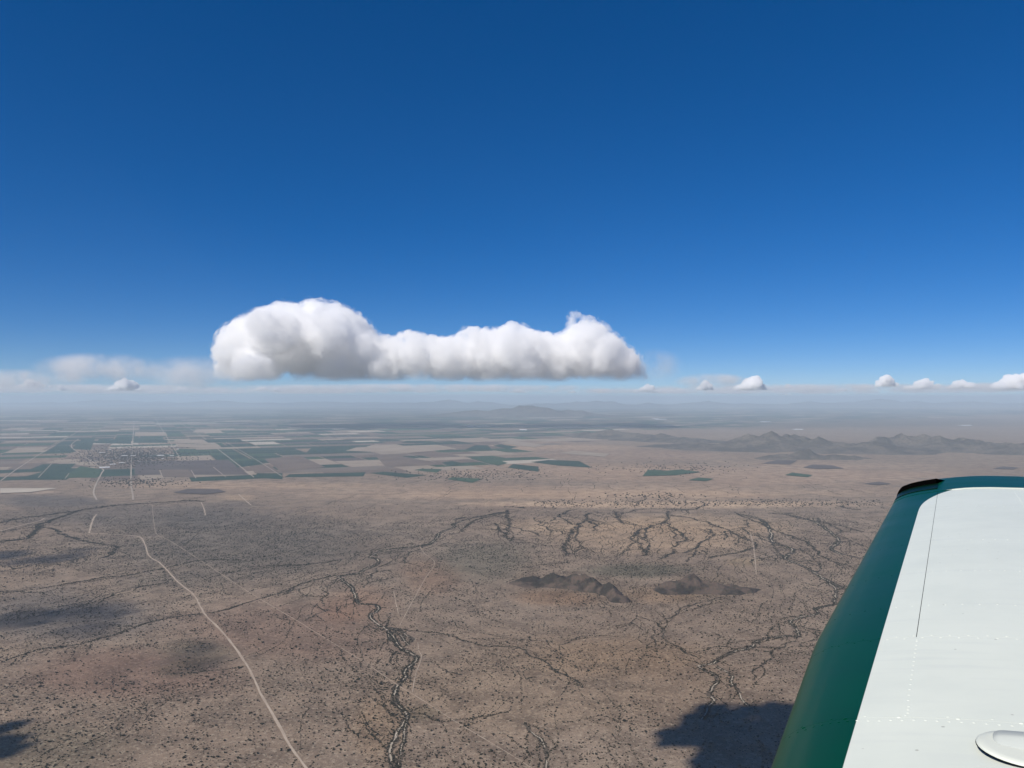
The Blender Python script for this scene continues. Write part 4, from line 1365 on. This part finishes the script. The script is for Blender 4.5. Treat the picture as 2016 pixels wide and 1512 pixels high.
def panel(name, s0, s1, c0, c1, lift=0.0012, label=None, thick=0.0012):
    ss = np.concatenate([np.linspace(s0, s1, max(3, int((s1 - s0) / 0.06)))])
    if s1 > S_TIP - 0.25:
        ss = np.concatenate([ss[ss < S_TIP - 0.2], S_TIP - 0.2 * (1 - np.sin(np.linspace(0, 1, 18) * math.pi / 2))])
    cc = chord_steps(c0, c1)
    Sg, Cg = np.meshgrid(ss, cc, indexing='ij')
    Vt = wing_pt(Sg, Cg, lift).reshape(-1, 3)
    Vb = wing_pt(Sg, Cg, lift - thick).reshape(-1, 3)
    n, m = Sg.shape
    idx = np.arange(n * m).reshape(n, m)
    q = np.stack([idx[:-1, :-1], idx[1:, :-1], idx[1:, 1:], idx[:-1, 1:]], -1).reshape(-1, 4)
    Fc = [tuple(f[::-1]) for f in q]
    nf = len(Fc)
    rim = list(idx[0, :]) + list(idx[1:, -1]) + list(idx[-1, -2::-1]) + list(idx[-2:0:-1, 0])
    N0 = n * m          # the edges of the sheet have corners of their own so that they stay crisp
    kr = len(rim)
    for k in range(kr):
        a_, b_ = N0 + k, N0 + (k + 1) % kr
        Fc.append((a_, b_, b_ + kr, a_ + kr))
    cg, sg = Cg.ravel(), Sg.ravel()
    o = wing_part(name, np.vstack([Vt, Vt[rim], Vb[rim]]), Fc, M_paint, True,
                  {'chord': np.concatenate([cg, cg[rim], cg[rim]]), 'span': np.concatenate([sg, sg[rim], sg[rim]])}, label=label)
    return o


# inner body that closes the wing and shows dark in the seams
ss = np.concatenate([np.linspace(-0.3, S_TIP - 0.21, 50), S_TIP - 0.2 * (1 - np.sin(np.linspace(0, 1, 14) * math.pi / 2)) - 0.004])
cc = chord_steps(0, CH)
Sg, Cg = np.meshgrid(ss, cc, indexing='ij')
Vt, Vb = wing_pt(Sg, Cg, -0.0012).reshape(-1, 3), wing_pt(Sg, Cg, lower=True).reshape(-1, 3)
n, m = Sg.shape
idx = np.arange(n * m).reshape(n, m)
q = np.stack([idx[:-1, :-1], idx[1:, :-1], idx[1:, 1:], idx[:-1, 1:]], -1).reshape(-1, 4)
wing_part('wing_body', np.vstack([Vt, Vb]), [tuple(f[::-1]) for f in q] + [tuple(f + n * m) for f in q], M_gap)
g = 0.0007
panel('skin_panel', -0.3, 1.40 - 0.0004, 0.0, CH, label='white and green inboard skin panel nearest the cabin')
panel('skin_panel', 1.40 + 0.0004, 1.88 - 0.0004, 0.0, CH, label='white and green fuel tank skin panel between two rivet rows')
panel('skin_panel', 1.88 + 0.0004, 4.85 - g, 0.0, 0.229 - g, label='green and white outboard leading edge skin')
panel('skin_panel', 1.88 + 0.0004, 4.85 - g, 0.229 + g, CH, label='white outboard skin panel behind the thin seam')
panel('tip_fairing', 4.85 + 0.004, 5.36, 0.0, CH, lift=0.003, thick=0.006, label='green wing tip fairing')
panel('tip_cap', 5.372, S_TIP, 0.0, CH, lift=0.002, thick=0.006, label='green rounded wing tip cap')

# raised white lip where the tip fairing begins
cc = np.arange(0.235, 1.6, 0.02)
Vl, Fl = [], []
for i, c in enumerate(cc):
    wdt = 0.013 * min(1, (c - 0.23) / 0.12)
    for s_, l_ in ((4.866 - wdt, 0.0014), (4.866 - wdt, 0.0014 + 0.0046 * wdt / 0.013), (4.866, 0.0014 + 0.0056 * wdt / 0.013), (4.866, 0.0014)):
        Vl.append(wing_pt(np.array(s_), np.array(c), l_))
    if i:
        for k in range(4):
            a_, b_ = 4 * (i - 1) + k, 4 * (i - 1) + (k + 1) % 4
            Fl.append((a_, b_, b_ + 4, a_ + 4))
wing_part('tip_lip', Vl, Fl, M_white, False)


def dome(r_, hgt):
    V, Fc = [(0, 0, hgt)], []
    for k, (rr, hh) in enumerate(((0.62, 0.75), (0.95, 0.3), (1.0, 0.0))):
        for j in range(8):
            V.append((rr * r_ * math.cos(j * math.pi / 4), rr * r_ * math.sin(j * math.pi / 4), hh * hgt))
    for j in range(8):
        Fc.append((0, 1 + j, 1 + (j + 1) % 8))
        for b_ in (1, 9):
            Fc.append((b_ + j, b_ + 8 + j, b_ + 8 + (j + 1) % 8, b_ + (j + 1) % 8))
    return np.array(V), Fc


DV, DF = dome(0.0028, 0.0009)


def rivets(pts, name='rivets', big=1.0):
    V, Fc, cs, ss_ = [], [], [], []
    for s, c in pts:
        p0 = wing_pt(np.array(s), np.array(c), 0.0012)
        pc = wing_pt(np.array(s), np.array(c + 0.01), 0.0012)
        tc = (pc - p0) / np.linalg.norm(pc - p0)
        nz = np.cross(tc, U)
        nz = nz / np.linalg.norm(nz) * (1 if np.cross(tc, U)[2] > 0 else -1)
        n0 = len(V)
        for v in DV * big:
            V.append(p0 + tc * v[0] + U * v[1] + nz * (v[2] - 0.0002))
            cs.append(c)
            ss_.append(s)
        Fc += [tuple(i + n0 for i in f) for f in DF]
    return wing_part(name, V, Fc, M_paint, True, {'chord': cs, 'span': ss_}, kind='stuff' if name == 'rivets' else None)


def row(s, c0, c1, step, jit=0.0008):
    n = int((c1 - c0) / step)
    return [(s + random.gauss(0, jit), c0 + (k + 0.5) * step) for k in range(n)]


for s in (2.17, 2.59, 3.14, 4.07):
    rivets(row(s, 0.012, 0.9, 0.036))
rivets(row(1.872, 0.02, 0.9, 0.034) + [(s_ + 0.018, c_ + 0.017) for s_, c_ in row(1.872, 0.02, 0.9, 0.034)])
rivets(row(1.388, 0.02, 0.9, 0.0165))
rivets([(1.408, c_) for c_ in np.arange(0.05, 0.9, 0.06)], big=0.9)
rivets([(s_, 0.233) for s_ in (1.42, 1.435, 1.45)] + [(s_, 0.231) for s_ in np.arange(1.48, 1.83, 0.028)] + [(1.845, 0.231), (1.857, 0.231)])
rivets([(s_, 0.575) for s_ in np.arange(1.9, 4.8, 0.035)] + [(s_, 0.60) for s_ in np.arange(1.92, 4.8, 0.06)])
# small screw heads with a slot of shade along the heavy joint
for c in np.arange(0.055, 0.8, 0.083):
    rivets([(1.401, c)], name='screw_head', big=1.45)

# navigation light under the leading corner of the tip
def light_strip(c0, c1, s0, s1, z0, z1, name, mat, n=16):
    V, Fc = [], []
    for i in range(n + 1):
        f = i / n
        c = c0 + (c1 - c0) * f ** 1.6
        fade = min(1.0, 0.55 + 1.6 * f)
        for s_, z_ in ((s0, z0), (s0, z0 + (z1 - z0) * fade), (s1, z0 + (z1 - z0) * fade * 0.9), (s1, z0)):
            V.append(wing_pt(np.array(s_), np.array(c), z_))
        if i:
            for k in range(4):
                a_, b_ = 4 * (i - 1) + k, 4 * (i - 1) + (k + 1) % 4
                Fc.append((a_, b_, b_ + 4, a_ + 4))
    Fc.append((0, 1, 2, 3))
    Fc.append((4 * n + 3, 4 * n + 2, 4 * n + 1, 4 * n))
    return wing_part(name, V, Fc, mat, False)


light_strip(0.0, 0.215, 5.27, 5.79, -0.03, 0.036, 'navigation_light', M_black)
light_strip(0.004, 0.225, 4.98, 5.265, 0.0035, 0.0075, 'light_lens', M_lens)

# fuel filler cap: round flush plate, raised grip bar
def disc(s, c, r_, lift, hgt, name, mat, parent=None, n=40):
    p0 = wing_pt(np.array(s), np.array(c), lift)
    V, Fc = [], []
    prof = ((1.0, -0.004), (1.0, 0.3), (0.95, 0.75), (0.8, 0.95), (0.0, 1.0))
    for k, (rr, hh) in enumerate(prof):
        for j in range(n):
            th = 2 * math.pi * j / n
            V.append(p0 + Vv * (rr * r_ * math.cos(th)) + U * (rr * r_ * math.sin(th)) + np.array([0, 0, hh * hgt]))
        if k:
            for j in range(n):
                a_, b_ = (k - 1) * n + j, (k - 1) * n + (j + 1) % n
                Fc.append((a_, b_, b_ + n, a_ + n))
    return wing_part(name, V, Fc, mat, True, parent=parent)


FS, FC_ = 1.295, 0.384
disc(FS - 0.0022, FC_, 0.0592, 0.0016, 0.0012, 'cap_gap_shadow', M_gap)  # black disc set off-centre, paints the shadow line under the cap edge
cap = disc(FS, FC_, 0.0585, 0.0016, 0.005, 'fuel_cap', M_white)
bar_v, bar_f = [], []
nb = 18
for i in range(nb + 1):
    f = i / nb * 2 - 1
    e = (max(0.0, 1 - abs(f) ** 8)) ** 0.5
    for q, (dw, dz) in enumerate(((-0.024, 0.0), (-0.021, 0.30), (-0.008, 0.86), (-0.005, 0.98), (-0.001, 1.0), (0.019, 0.86), (0.022, 0.7), (0.023, 0.0))):
        bar_v.append(wing_pt(np.array(FS + 0.012 + dw * (0.35 + 0.65 * e)), np.array(FC_ + 0.003 + f * 0.043), 0.0055 + dz * 0.0125 * e))
    if i:
        for k in range(7):
            a_ = 8 * (i - 1) + k
            bar_f.append((a_, a_ + 1, a_ + 9, a_ + 8))
o = wing_part('cap_grip', bar_v, bar_f, M_grip, True)
o.parent = cap
print('WING done')
